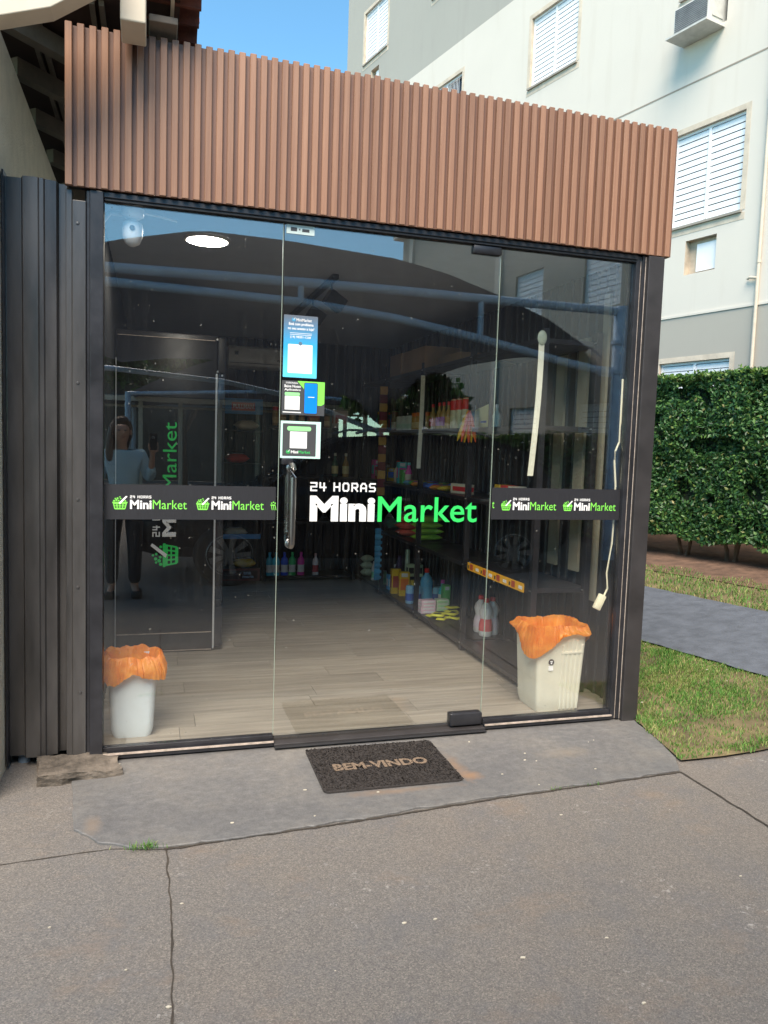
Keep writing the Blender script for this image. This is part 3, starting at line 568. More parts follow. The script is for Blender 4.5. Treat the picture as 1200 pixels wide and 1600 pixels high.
# ------------------------------------------------------------------ graphics on the glass
EX, EZ = Vector((1, 0, 0)), Vector((0, 0, 1))
def band(x0, x1, z0, z1, label, spots):
    t = thing('logo_band', label, 'sticker', (x0, -0.0045, z0), group='dark logo bands on the glass')
    w, h = x1 - x0, z1 - z0
    MB().prism(rrect(0, w, 0, h, 0.004, 2), (-0.001, 0.0), 'y').build('film', M['film'], t)
    for s in spots:
        ex, we, hw, full = s
        if full:
            emblem(t, (ex, -0.0012, h * 0.30), EX * we, EZ * we * 0.85, M['lime'], M['white'])
            wordmark(t, (ex + we * 1.16, -0.0012, h * 0.30), EX * hw, EZ * h * 0.40, M['white'], M['lime'])
        else:
            v, f = polys(rrect(0, 0.45, 0.46, 0.58, 0.05, 2), *[[(0.17 + 0.17 * i - .03, 0), (0.17 + 0.17 * i + .03, 0), (0.1 + 0.17 * i + .03, .46), (0.1 + 0.17 * i - .03, .46)] for i in range(3)], *[circle2(0.12 + .15 * i, .72 + .1 * (i % 2), .07, 8) for i in range(3)])
            put2d('cut_emblem', v, f, M['lime'], t, (ex, -0.0012, h * 0.30), EX * we, EZ * we * .85)
    return t
band(-0.2125, 0.575, 1.128, 1.290, 'dark logo band across the left fixed glass pane', [(0.035, 0.067, 0.255, True), (0.41, 0.062, 0.248, True), (0.762, 0.055, 0, False)])
tb = band(1.722, 2.503, 1.136, 1.306, 'dark logo band across the right fixed glass pane', [(0.055, 0.060, 0.26, True), (0.425, 0.060, 0.262, True)])
text('lettering', 't', M['lime'], tb, (0.004, -0.0012, 0.06), EX * 0.013, EZ * 0.035)
t = thing('glass_lettering', 'large white and green shop name lettering on the glass door', 'lettering', (0.745, -0.0045, 1.122))
wv = M['white']
stroke_text('lettering', '24 HORAS', wv, t, (0, -0.0004, 0.150), EX * 0.335, EZ * 0.045)
text('lettering', 'Mini', wv, t, (0, -0.0004, 0), EX * 0.335, EZ * 0.128, 0.045)
text('lettering', 'Market', M['green'], t, (0.350, -0.0004, -0.002), EX * 0.545, EZ * 0.130, 0.008)
# three cards
def card(name, label, x0, x1, z0, z1, m):
    t = thing(name, label, 'poster', (x0, -0.0045, z0))
    MB().box(0, x1 - x0, -0.0012, 0, 0, z1 - z0).build('card', m, t); return t, x1 - x0, z1 - z0
def rect(t, n_, m, x0, x1, z0, z1, r=0.0, d=-0.0014):
    v, f = polys(rrect(x0, x1, z0, z1, r, 4) if r else R4(x0, x1, z0, z1)); return put2d(n_, v, f, m, t, (0, d, 0), EX, EZ, 0.0002)
t, w, h = card('support_poster', 'tall blue help poster taped to the glass door', 0.597, 0.762, 1.822, 2.118, M['cyan'])
m_, nt_, n_, l_, p_ = nodes('poster_gradient')
tc_ = n_.new('ShaderNodeTexCoord'); sx_ = n_.new('ShaderNodeSeparateXYZ'); l_.new(tc_.outputs['Object'], sx_.inputs[0])
dv_ = n_.new('ShaderNodeMath'); dv_.operation = 'DIVIDE'; dv_.inputs[1].default_value = h; l_.new(sx_.outputs['Z'], dv_.inputs[0])
l_.new(ramp(nt_, dv_.outputs[0], [(0.1, (0.12, 0.62, 0.86)), (0.5, (0.03, 0.38, 0.72)), (0.85, (0.10, 0.20, 0.32)), (1, (0.12, 0.14, 0.17))]), p_.inputs['Base Color']); p_.inputs['Roughness'].default_value = 0.45
t.children[0].data.materials[0] = m_
emblem(t, (0.038, -0.0014, h * 0.905), EX * 0.018, EZ * 0.016, M['cyan'], wv, 0.0003)
text('lettering', 'MiniMarket', wv, t, (0.06, -0.0014, h * 0.905), EX * 0.075, EZ * 0.014, 0.01, 0.0003)
text('lettering', 'Está com problema', wv, t, (0.024, -0.0014, h * 0.825), EX * 0.12, EZ * 0.017, 0.02, 0.0003)
text('lettering', 'no seu acesso a loja?', wv, t, (0.020, -0.0014, h * 0.755), EX * 0.128, EZ * 0.017, 0.02, 0.0003)
rect(t, 'text_line', wv, 0.03, 0.137, h * .712, h * .719); rect(t, 'text_line', wv, 0.03, 0.137, h * .687, h * .694)
text('lettering', '(14) 98201-1238', wv, t, (0.032, -0.0014, h * 0.625), EX * 0.10, EZ * 0.014, 0.015, 0.0003)
rect(t, 'white_panel', wv, 0.022, 0.142, h * .07, h * .535, 0.004)
MB().disc((0.082, -0.0018, h * .55), 0.009, 16, 'y', 0.0003).build('round_badge', M['slate'], t)
t, w, h = card('app_poster', 'dark square app poster with a blue phone drawing on the door', 0.594, 0.805, 1.642, 1.806, M['grey'])
v, f = polys([(0.075, h), (0.21, h), (0.21, h * .36), (0.195, h * .30), (0.165, h * .30), (0.115, h * .72)]); put2d('green_shape', v, f, M['lime'], t, (0, -0.0014, 0), EX, EZ, 0.0002)
rect(t, 'phone_outline', M['ink'], 0.108, 0.176, h * .04, h * .965, 0.008, -0.0018); rect(t, 'phone_screen', M['sky'], 0.111, 0.173, h * .06, h * .945, 0.006, -0.0022)
rect(t, 'screen_mark', wv, 0.128, 0.160, h * .53, h * .55, 0, -0.0026)
for k, s_ in enumerate(('Baixe Nosso', 'Aplicativo')): text('lettering', s_, wv, t, (0.012, -0.0014, h * (0.80 - k * .11)), EX * 0.08, EZ * 0.013, 0.02, 0.0003)
text('lettering', '24 HORAS MiniMarket', wv, t, (0.018, -0.0014, h * .91), EX * 0.06, EZ * 0.009, 0.01, 0.0003)
rect(t, 'green_pill', M['palegreen'], 0.014, 0.088, h * .56, h * .66, 0.006); rect(t, 'white_panel', wv, 0.015, 0.088, h * .15, h * .55); rect(t, 'text_line', wv, 0.006, 0.095, h * .06, h * .09)
t, w, h = card('payment_card', 'mint bordered dark card below the app poster on the door', 0.592, 0.790, 1.432, 1.612, M['mint'])
rect(t, 'dark_panel', M['grey'], 0.010, 0.175, 0.010, h - 0.012, 0.003); rect(t, 'green_pill', M['palegreen'], 0.032, 0.150, h * .74, h * .86, 0.009, -0.0018)
rect(t, 'white_panel', wv, 0.046, 0.130, h * .27, h * .72, 0, -0.0018)
emblem(t, (0.028, -0.0018, h * .13), EX * .020, EZ * .017, M['green'], wv, .0003); text('lettering', 'Mini', wv, t, (0.052, -.0018, h * .13), EX * .036, EZ * .014, .03, .0003); text('lettering', 'Market', M['green'], t, (0.09, -.0018, h * .13), EX * .058, EZ * .014, .0, .0003)
t, w, h = card('pale_sticker', 'small pale label in the top corner of the door', 0.600, 0.735, 2.498, 2.540, mat('pale_label', (0.62, 0.72, 0.68), 0.5, 0, 0.1))
rect(t, 'print', M['grey'], 0.02, 0.05, .012, .030); rect(t, 'print', M['grey'], 0.06, 0.066, .018, .026); rect(t, 'print', M['grey'], 0.075, 0.11, .012, .026)

# ------------------------------------------------------------------ doormat
t = thing('doormat', 'dark brown coil doormat lettered BEM-VINDO on the apron', 'doormat', (1.05, -0.36, -0.0075), -0.012)
MB().prism(rrect(-0.325, 0.325, -0.24, 0.24, 0.025), (0, 0.010), 'z').build('mat', M['matt'], t, bevel=0.002)
mb = MB()
for _ in range(9000):
    x, y = random.uniform(-0.322, 0.322), random.uniform(-0.237, 0.237); a = random.uniform(0, PI); r = random.uniform(0.003, 0.006); z = random.uniform(0.009, 0.013)
    dx, dy = r * math.cos(a), r * math.sin(a)
    mb.add([(x - dx, y - dy, z - 0.002), (x + dx, y + dy, z - 0.002 * random.random()), (x + dx * .6 - dy * .5, y + dy * .6 + dx * .5, z + 0.003), (x - dx * .6 - dy * .4, y - dy * .6 + dx * .4, z + 0.003 * random.random())], [(0, 1, 2, 3)])
stuff(mb.build('coil_pile', M['matt'], t, fix=False))
v, f = text2d('BEM-VINDO', 0.04)
put2d('lettering', v, f, M['beige'], t, (-0.235, -0.045, 0.0122), EX * 0.46, Vector((0, 1, 0)) * 0.078, 0.0012)

# ------------------------------------------------------------------ bins
def bin_body(t, w0, d0, w1, d1, h, m, r=0.035):
    out = []; N_ = 10
    for k in range(N_ + 1):
        q = k / N_; w = w0 + (w1 - w0) * q; d = d0 + (d1 - d0) * q
        rr = min(r, 0.02 + q) ; b = 0.008 if k == 0 else 0
        out.append([(x, y, h * q) for x, y in rrect(-w / 2 + b, w / 2 - b, -d / 2 + b, d / 2 - b, r, 5)])
    for q, ins in ((1.0, 0.006), (0.8, 0.010)):
        out.append([(x, y, h * q) for x, y in rrect(-w1 / 2 + ins, w1 / 2 - ins, -d1 / 2 + ins, d1 / 2 - ins, r, 5)])
    MB().rings(out).build('body', m, t, True)
def liner(t, w, d, h, drop, seed, flare=0.018, droop=0.0):
    rows = []; base = rrect(-w / 2, w / 2, -d / 2, d / 2, 0.045, 12); n = len(base); NP = []
    P = []
    for i in range(n):
        x0, y0 = base[i]; x1, y1 = base[(i + 1) % n]
        kk = max(2, int(math.hypot(x1 - x0, y1 - y0) / 0.006))
        for k in range(kk): P.append((x0 + (x1 - x0) * k / kk, y0 + (y1 - y0) * k / kk))
    prof = [(-0.08, -0.30), (-0.035, -0.16), (-0.020, -0.05), (-0.010, 0.010), (0.003, 0.022), (0.012, 0.012), (0.018, -0.02), (0.026, -0.05), (0.024, -0.075), (0.020, -0.10)]
    for k, (o_, z_) in enumerate(prof):
        row = []
        for i, (x, y) in enumerate(P):
            a = math.atan2(y, x); L = math.hypot(x, y)
            nz = noise.noise((math.cos(a) * 3.2 + seed, math.sin(a) * 3.2, z_ * 9)); nz2 = 0.6 * noise.noise((math.cos(a) * 11 + seed, math.sin(a) * 11, z_ * 20)) + 0.8 * noise.noise((math.cos(a) * 24 + seed, math.sin(a) * 24, z_ * 6))
            oo = o_ + (0.013 * nz + 0.010 * nz2 + flare * 0.6 * max(0, k - 4) / 5) * (1 if k > 3 else .35)
            if k > 4: oo = max(oo, 0.007)
            zz = z_ * (drop / 0.1 if k > 4 else 1); lim = drop * (1 + 0.85 * noise.noise((math.cos(a) * 1.3 + seed * 2, math.sin(a) * 1.3, 5)) + 0.10 * nz2) + droop * (max(0, -math.cos(a - 0.6)) ** 4 + 0.6 * max(0, math.cos(a + 0.25)) ** 30)
            if k > 4: zz = max(zz * (lim / drop), -lim)
            zz += 0.022 * noise.noise((math.cos(a) * 2.5, math.sin(a) * 2.5, seed)) * (1 if k > 1 else 0) + 0.003 * nz2
            row.append((x * (1 + oo / L), y * (1 + oo / L), h + zz))
        rows.append(row)
    MB().rings(rows, cap0=True, cap1=False).build('liner', M['bag'], t, True)
t = thing('white_bin', 'white plastic waste bin with an orange bag near the left jamb', 'waste bin', (-0.088, 0.215, 0.031))
bin_body(t, 0.195, 0.165, 0.238, 0.20, 0.385, M['binwhite']); liner(t, 0.242, 0.205, 0.390, 0.085, 3.1, 0.03, 0.0)
t = thing('cream_bin', 'tall cream ribbed waste bin with an orange bag by the right jamb', 'waste bin', (2.222, 0.188, 0.031), 0.0)
bin_body(t, 0.268, 0.25, 0.315, 0.285, 0.475, M['cream'], 0.022); liner(t, 0.318, 0.288, 0.475, 0.026, 8.4, 0.03, 0.13)
def on_front(x, z): return -(0.25 + (0.285 - 0.25) * z / 0.475) / 2
for k in range(5):
    x = 0.01 + k * 0.026; ztop = 0.375 + 0.05 * math.sin(PI * (k + .5) / 5)
    mb = MB(); mb.add([(x - .008, on_front(x, .01) - .0005, .01), (x + .008, on_front(x, .01) - .0005, .01), (x * 1.12 + .009, on_front(x, ztop) - .0005, ztop), (x * 1.12 - .009, on_front(x, ztop) - .0005, ztop),
                      (x - .0045, on_front(x, .01) - .006, .015), (x + .0045, on_front(x, .01) - .006, .015), (x * 1.12 + .005, on_front(x, ztop) - .006, ztop - .006), (x * 1.12 - .005, on_front(x, ztop) - .006, ztop - .006)],
                     [(4, 5, 6, 7), (0, 1, 5, 4), (1, 2, 6, 5), (2, 3, 7, 6), (3, 0, 4, 7)])
    mb.build('rib', M['cream'], t, True)
MB().box(-0.003, 0.135, on_front(0, .345) - .007, on_front(0, .345) + .002, 0.335, 0.352).build('rib_bar', M['cream'], t, True, 0.003)
zz = 0.29; MB().box(-0.078, -0.052, on_front(0, zz) - .0045, on_front(0, zz) + .006, zz - 0.045, zz - 0.018).build('bin_label', M['white'], t, rot=None)
MB().disc((-0.065, on_front(0, zz) - .005, zz + .004), 0.017, 20, 'y', 0.002).build('recycling_sticker', M['ink'], t)
v, f = polys(circle2(-0.069, 0.298, 0.004), circle2(-0.061, 0.298, 0.004), circle2(-0.065, 0.288, 0.005)); put2d('sticker_print', v, f, M['white'], t, (0, on_front(0, zz) - .0072, 0), EX, EZ, 0.0003)
# black bucket in the corner, round with ribs
t = thing('black_bucket', 'black ribbed plastic tub in the corner behind the right pane', 'tub', (2.46, 0.42, 0.031))
MB().lathe([(0.062, 0), (0.068, 0.06), (0.072, 0.07), (0.072, 0.085), (0.069, 0.09), (0.074, 0.15), (0.080, 0.155), (0.080, 0.17), (0.074, 0.17), (0.066, 0.03)], 24).build('tub', M['blackm'], t, True)
MB().lathe([(0.05, 0), (0.05, 0.42), (0.046, 0.42), (0.04, 0.1)], 20, (0, 0, 0.04)).build('inner_roll', M['black'], t, True)

# ------------------------------------------------------------------ fridge
t = thing('upright_cooler', 'tall black drinks cooler with the shop logo on its side', 'fridge', (0.09, 1.70, 0.031))
MB().box(-0.33, 0.33, 0, 0.62, 0.0, 2.19).build('cabinet', M['black'], t, True, 0.012)
MB().box(-0.325, 0.325, -0.006, -0.0005, 0.14, 2.15).build('side_panel', mat('gloss_black', (0.008, 0.008, 0.010), 0.38, 0, 0.1, spec=0.3), t, True, 0.003)
for nm, b in (('edge_trim', (0.318, 0.330, -0.012, -0.0065, 0.02, 1.93)), ('edge_trim', (-0.330, -0.324, -0.010, -0.0065, 0.02, 2.0)), ('kick_line', (-0.318, 0.312, -0.009, -0.0065, 0.135, 0.141)), ('base_line', (-0.318, 0.312, -0.009, -0.0065, 0.012, 0.017)), ('top_line', (-0.318, 0.312, -0.009, -0.0065, 2.150, 2.154))):
    MB().box(*b).build(nm, M['alu'] if nm != 'edge_trim' else mat('trim_silver', (0.62, 0.64, 0.66), 0.3, 0.4, 0.05), t)
MB().box(0.3305, 0.385, 0.0, 0.62, 0.03, 0.32).build('door_foot', M['black'], t, True, 0.006); MB().box(0.3305, 0.385, 0.0, 0.62, 0.34, 2.18).build('glass_front', M['win'], t, True, 0.006)
MB().box(0.332, 0.378, -0.016, -0.001, 1.94, 2.17).build('hinge', M['blackm'], t, True, 0.006); MB().box(0.335, 0.375, -0.014, -0.001, 0.32, 0.37).build('hinge', M['blackm'], t, True, 0.006)
for x, z in ((0.325, 2.16), (0.33, 1.945), (0.36, 1.92)): MB().disc((x, -0.017, z), 0.007, 10, 'y', 0.003).build('screw', M['steel'], t)
UZ, VX = Vector((0, 0, 1)), Vector((-1, 0, 0))
emblem(t, (0.075, -0.0072, 0.60), UZ * 0.165, VX * 0.165, M['green'], M['white'])
stroke_text('lettering', '24 HORAS', M['white'], t, (-0.04, -0.0072, 0.81), UZ * 0.32, VX * 0.05); text('lettering', 'Mini', M['white'], t, (0.065, -0.0072, 0.81), UZ * 0.30, VX * 0.09, 0.04); text('lettering', 'Market', M['green'], t, (0.065, -0.0072, 1.13), UZ * 0.46, VX * 0.09, 0.0)

# ------------------------------------------------------------------ shelving
SH = [0.10, 0.68, 1.16, 1.66, 2.17]
def rack(name, label, posts, spans, depth_axis, levels):
    t = thing(name, label, 'shelving')
    for (x, y, z1) in posts:
        o = MB().box(x - .019, x + .019, y - .019, y + .019, 0.031, z1).build('upright', M['black'], t, bevel=0.002)
        mb = MB()
        for z in levels: mb.disc((x - .0195, y - .006, z - .012), .005, 8, 'x', .002); mb.disc((x - .0195, y + .008, z - .012), .005, 8, 'x', .002)
        mb.build('bolt', M['steel'], o)
    for (x0, x1, y0, y1) in spans:
        for z in levels: MB().box(x0, x1, y0, y1, z - 0.030, z).build('shelf', M['black'], t, bevel=0.002)
    return t
ry = [0.37, 1.42, 2.47, 3.55, 4.36]
rack('wall_rack', 'long black bolted shelving rack along the right wall', [(x, y, 2.22) for y in ry for x in (2.19, 2.545)], [(2.172, 2.563, a + .020, b - .020) for a, b in zip(ry[:-1], ry[1:])], 'y', SH)
rack('back_rack', 'black bolted shelving rack along the back wall', [(x, y, 2.0) for x in (1.14, 2.12) for y in (4.40, 4.70)], [(1.160, 2.100, 4.385, 4.715)], 'x', [0.09, 0.68, 1.16, 1.69])
# price strip on the front edge of the second shelf
t = thing('price_strip', 'yellow price strip on the front edge of an empty shelf', 'sign', (2.168, 0.44, 0.645))
for k in range(4):
    MB().box(-0.003, 0, 0.22 * k, 0.22 * k + 0.216, 0, 0.055).build('strip_card', colmat('amber', (0.80, 0.42, 0.03)), t)
    MB().box(-0.0036, -0.003, 0.22 * k + .02, 0.22 * k + .07, 0.015, 0.035).build('print', M['white'], t); MB().box(-0.0036, -0.003, 0.22 * k + .12, 0.22 * k + .17, 0.008, 0.048).build('print', colmat('print_red', (0.30, 0.05, 0.03)), t)
    MB().box(-0.0036, -0.003, 0.22 * k + .185, 0.22 * k + .205, 0.012, 0.035).build('print', M['ink'], t)

# ------------------------------------------------------------------ goods
def bottle(name, label, loc, h, r, body, cap, lab=None, kind='std', group=None, sy=1.0, rz=0):
    t = thing(name, label, 'bottle', loc, rz, group)
    P = {'std': [(0.86, 0), (1, 0.03), (1, 0.55), (0.92, 0.66), (0.45, 0.82), (0.40, 0.90)], 'waist': [(0.9, 0), (1, 0.04), (0.98, 0.3), (0.74, 0.48), (0.98, 0.66), (0.8, 0.78), (0.36, 0.87), (0.34, 0.90)],
         'clean': [(0.92, 0), (1, 0.04), (0.84, 0.32), (0.98, 0.58), (0.8, 0.72), (0.34, 0.82), (0.32, 0.88)], 'long': [(0.9, 0), (1, 0.03), (1, 0.48), (0.85, 0.60), (0.42, 0.74), (0.38, 0.88)], 'can': [(0.8, 0), (1, 0.05), (1, 0.93), (0.86, 1.0)], 'fat': [(0.95, 0), (1, 0.05), (1, 0.7), (0.9, 0.78), (0.85, 0.80)]}[kind]
    MB().lathe([(a * r, b * h) for a, b in P], 16, sy=sy).build('body', body, t, True)
    if cap:
        z0 = P[-1][1] * h; rc = P[-1][0] * r * 1.15
        MB().lathe([(rc, z0 - .002), (rc, h * .98), (rc * .85, h)], 14).build('cap', cap, t, True)
    if lab:
        b_ = 1.015; rr = [a for a, b in P if b <= 0.6]; z0, z1 = (0.14, 0.46)
        def rad(q):
            for (a0, b0), (a1, b1) in zip(P[:-1], P[1:]):
                if b0 <= q <= b1: return a0 + (a1 - a0) * (q - b0) / (b1 - b0)
        MB().lathe([(rad(z0 + (z1 - z0) * k / 5) * r * b_ + .0006, h * (z0 + (z1 - z0) * k / 5)) for k in range(6)], 16, sy=sy, cap=False).build('label', lab, t, True)
    return t
def pack(name, label, cat, loc, size, body, stripe=None, group=None, rz=0, bevel=0.003, stripe2=None):
    t = thing(name, label, cat, loc, rz, group); w, d, h = size
    MB().box(-w / 2, w / 2, -d / 2, d / 2, 0, h).build('carton', body, t, bevel=bevel)
    if stripe:
        MB().box(-w / 2 - .0008, -w / 2 - .0002, -d * .38, d * .38, h * .25, h * .72).build('print', stripe, t); MB().box(-w * .38, w * .38, -d / 2 - .0008, -d / 2 - .0002, h * .25, h * .72).build('print', stripe, t)
    if stripe2: MB().box(-w * .30, w * .30, -d / 2 - .0016, -d / 2 - .0009, h * .80, h * .95).build('print', stripe2, t)
    return t
def pouch(name, label, loc, size, body, stripe, rz=0, group=None, cat='packet'):
    t = thing(name, label, cat, loc, rz, group); w, d, h = size; rows = []
    for k in range(11):
        u = -1 + 2 * k / 10; e = max(0.06, 1 - abs(u) ** 5); ring = []
        for i in range(14):
            a = 2 * PI * i / 14; wob = 1 + 0.06 * noise.noise((u * 3 + loc[1] * 9, a, loc[2] * 7))
            ring.append((u * w / 2, d / 2 * math.copysign(abs(math.cos(a)) ** .7, math.cos(a)) * wob, h / 2 + h / 2 * e * wob * math.sin(a)))
        rows.append(ring)
    MB().rings(rows).build('pouch', body, t, True)
    if stripe: MB().box(-w * .28, w * .28, -d * .3, d * .3, h * .995, h * 1.01 + .001).build('print', stripe, t, bevel=.0004)
    return t
C_ = colmat
wcap, lw = M['whitep'], M['white']
# back rack bottom shelf: cleaning bottles
for (x, col, nm, pos) in ((1.205, (0.03, 0.26, 0.36), 'dark teal', 'leftmost of the row'), (1.275, (0.05, 0.45, 0.55), 'teal', 'second from the left'), (1.365, (0.03, 0.10, 0.75), 'blue', 'beside the green one'), (1.450, (0.03, 0.36, 0.11), 'green', 'beside the pink one'), (1.545, (0.85, 0.05, 0.45), 'pink', 'near the middle')):
    bottle('cleaner_bottle', '%s cleaner bottle on the back bottom shelf, %s' % (nm, pos), (x, 4.43, 0.0905), 0.25, 0.040, C_(nm.replace(' ', '_'), col), C_(nm.replace(' ', '_') + '_cap', tuple(min(1, k * 1.2 + .02) for k in col)), lw, 'clean', 'cleaner bottles on the back bottom shelf', 0.7)
bottle('bleach_bottle', 'white slim bottle with red print standing alone on the back bottom shelf', (1.705, 4.43, 0.0905), 0.235, 0.036, C_('offwhite', (0.66, 0.60, 0.60)), C_('pinkcap', (0.5, 0.35, 0.36)), C_('maroon', (0.35, 0.05, 0.06)), 'clean', None, 0.8)
# wall rack bottom shelf
red = C_('capred', (0.62, 0.03, 0.03)); clear = C_('milky', (0.60, 0.58, 0.56))
for k, (x, y, w) in enumerate(((2.44, 1.665, 'rear left of the trio'), (2.43, 1.54, 'front of the trio'), (2.50, 1.58, 'rearmost right'))):
    bottle('alcohol_bottle', 'milky bottle with red cap on the lower rack shelf, ' + w, (x, y, SH[0] + .0005), 0.285, 0.052, clear, red, C_('label_red', (0.55, 0.10, 0.10)) if k == 1 else C_('label_pale', (0.55, 0.48, 0.52)), 'waist', 'milky red capped bottles')
for k in range(4): pack('soap_box', 'pink and white flat box, number %s from the top of its stack' % ('four', 'three', 'two', 'one')[k], 'box', (2.255, 2.37, SH[0] + .0005 + .0285 * k), (0.13, 0.085, 0.028), C_('palepink', (0.72, 0.52, 0.60)), lw, 'pink soap boxes', random.uniform(-.08, .08))
for k in range(3): pack('tea_box', 'pale green flat box behind the pink boxes, %s of its stack' % ('lowest', 'middle', 'topmost')[k], 'box', (2.40, 2.40, SH[0] + .0005 + .0365 * k), (0.11, 0.075, 0.036), C_('palegreen', (0.62, 0.72, 0.52)), C_('midgreen', (0.3, 0.5, 0.25)), 'pale green boxes', random.uniform(-.08, .08))
k = 0
for i, (x, y, z, a) in enumerate(((2.25, 2.20, 0, .3), (2.33, 2.13, 0, -.2), (2.42, 2.08, 0, .5), (2.28, 2.08, 0, 1.0), (2.40, 2.22, 0, -.4), (2.30, 2.16, .026, .2), (2.40, 2.13, .026, .8), (2.25, 2.10, .026, -.5), (2.42, 2.22, .026, .1), (2.44, 2.26, .052, .2))):
    pouch('steel_wool_packet', 'yellow and black flat packet heaped on the lower rack shelf', (x, y, SH[0] + z + .001), (0.115, 0.075, 0.025), C_('acid', (0.62, 0.62, 0.07)), C_('olive', (0.05, 0.06, 0.03)), a, 'heap of yellow and black packets')
bottle('softener_bottle', 'large blue softener bottle with red cap on the lower rack shelf', (2.41, 2.82, SH[0] + .0005), 0.31, 0.062, C_('softblue', (0.09, 0.34, 0.52)), red, C_('softlabel', (0.14, 0.42, 0.60)), 'clean', None, .8)
bottle('softener_jug', 'pale blue rounded jug right of the red capped bottle', (2.52, 2.80, SH[0] + .0005), 0.17, 0.055, C_('jug', (0.30, 0.50, 0.55)), None, C_('juglabel', (0.10, 0.15, 0.35)), 'fat', None, .8)
for k, (x, y) in enumerate(((2.235, 2.78), (2.30, 2.76))): bottle('detergent_bottle', 'light blue detergent bottle by the rack upright, %s of the pair' % ('left', 'right')[k], (x, y, SH[0] + .0005), 0.20, 0.036, C_('lightblue', (0.25, 0.50, 0.72)), None, C_('navy', (0.05, 0.10, 0.35)), 'fat', 'light blue detergent bottles', 1.2)
pack('soap_powder_box', 'tall yellow and orange washing powder box, front one', 'box', (2.29, 3.12, SH[0] + .0005), (0.10, 0.06, 0.23), C_('yellow', (0.85, 0.55, 0.02)), C_('orange', (0.75, 0.18, 0.02)), None, -.1, stripe2=lw)
pack('soap_powder_box', 'red and yellow washing powder box behind the orange one', 'box', (2.245, 3.24, SH[0] + .0005), (0.09, 0.055, 0.24), C_('yellow', (0.85, 0.55, 0.02)), C_('print_red', (0.30, 0.05, 0.03)))
pack('soap_powder_box', 'short plain yellow box beside the washing powder', 'box', (2.385, 3.10, SH[0] + .0005), (0.06, 0.05, 0.15), C_('yellow2', (0.85, 0.66, 0.03)))
for k, (x, y) in enumerate(((2.42, 3.32), (2.50, 3.30))):
    pack('spare_carton', 'dark carton under a pale green box, %s one' % ('left', 'right')[k], 'box', (x, y, SH[0] + .0005), (0.07, 0.06, 0.15), C_('darkbox', (0.02, 0.03, 0.03)))
    pack('candle_box', 'pale green box with a dark round mark, %s of the pair' % ('left', 'right')[k], 'box', (x, y, SH[0] + .152), (0.068, 0.06, 0.12), C_('palegreen2', (0.55, 0.66, 0.42)), M['ink'], 'pale green boxes with round marks')
pack('napkin_pack', 'blue packet behind the rack upright on the bottom shelf', 'packet', (2.26, 3.44, SH[0] + .0005), (0.07, 0.08, 0.15), C_('bluepack', (0.10, 0.35, 0.60)), lw, None, 0, .008)
for x, y, h, col, l in ((2.26, 3.72, 0.16, (0.35, 0.55, 0.35), 'green and white tub beside the hanging blue strip'), (2.30, 3.86, 0.15, (0.62, 0.66, 0.66), 'white tub behind the hanging blue strip'), (2.24, 3.98, 0.2, (0.6, 0.6, 0.58), 'slim white bottle near the back corner'), (2.40, 3.75, 0.2, (0.12, 0.30, 0.45), 'blue bottle deep on the bottom shelf')):
    bottle('household_bottle', l, (x, y, SH[0] + .0005), h, 0.045 if h < .19 else .03, C_('hh%d' % (h * 1000 + x * 10), col), None if h < .19 else wcap, C_('hhl', (0.2, 0.5, 0.3)), 'fat' if h < .19 else 'clean')
for k in range(3): pouch('sponge_pack', 'pale green roll pack in the back corner, %s of its stack' % ('lowest', 'middle', 'topmost')[k], (2.24, 4.25, SH[0] + .001 + .075 * k), (0.12, 0.1, 0.075), C_('palegreen', (0.62, 0.72, 0.52)), None, 0.4, 'green roll packs')
bottle('air_freshener', 'slim pale green aerosol can beneath the second shelf', (2.42, 3.42, SH[0] + .0005), 0.40, 0.024, C_('aero', (0.45, 0.55, 0.40)), None, None, 'can')
bottle('purple_bottle', 'dark purple bottle beside the pale aerosol can', (2.35, 3.46, SH[0] + .0005), 0.38, 0.045, C_('purple', (0.06, 0.03, 0.10)), None, None, 'long')
# second shelf: bags
for k in range(4): pouch('rice_bag', 'lime green food bag on the second shelf, %s of its pile' % ('lowest', 'second lowest', 'second highest', 'topmost')[k], (2.36 + random.uniform(-.01, .01), 2.72, SH[1] + .001 + .055 * k), (0.26, 0.15, 0.055), C_('limebag', (0.30, 0.55, 0.06)), C_('limedark', (0.10, 0.30, 0.04)), random.uniform(-.1, .1), 'pile of lime green bags')
for k in range(3): pouch('pasta_bag', 'shiny red and clear food bag left of the lime bags, %s of its pile' % ('lowest', 'middle', 'topmost')[k], (2.30, 3.06, SH[1] + .001 + .065 * k), (0.22, 0.17, 0.065), C_('coral', (0.75, 0.16, 0.10), .2), lw if k == 2 else None, .3 * k, 'pile of red bags')
for k, (y, col) in enumerate(((3.72, (0.08, 0.25, 0.15)), (3.9, (0.35, 0.35, 0.32)), (4.1, (0.1, 0.2, 0.3)))): pouch('flour_bag', '%s food bag far back on the second shelf' % ('dark green', 'grey', 'navy')[k], (2.34, y, SH[1] + .001), (0.2, 0.14, 0.12), C_('fb%d' % k, col), lw, .2)
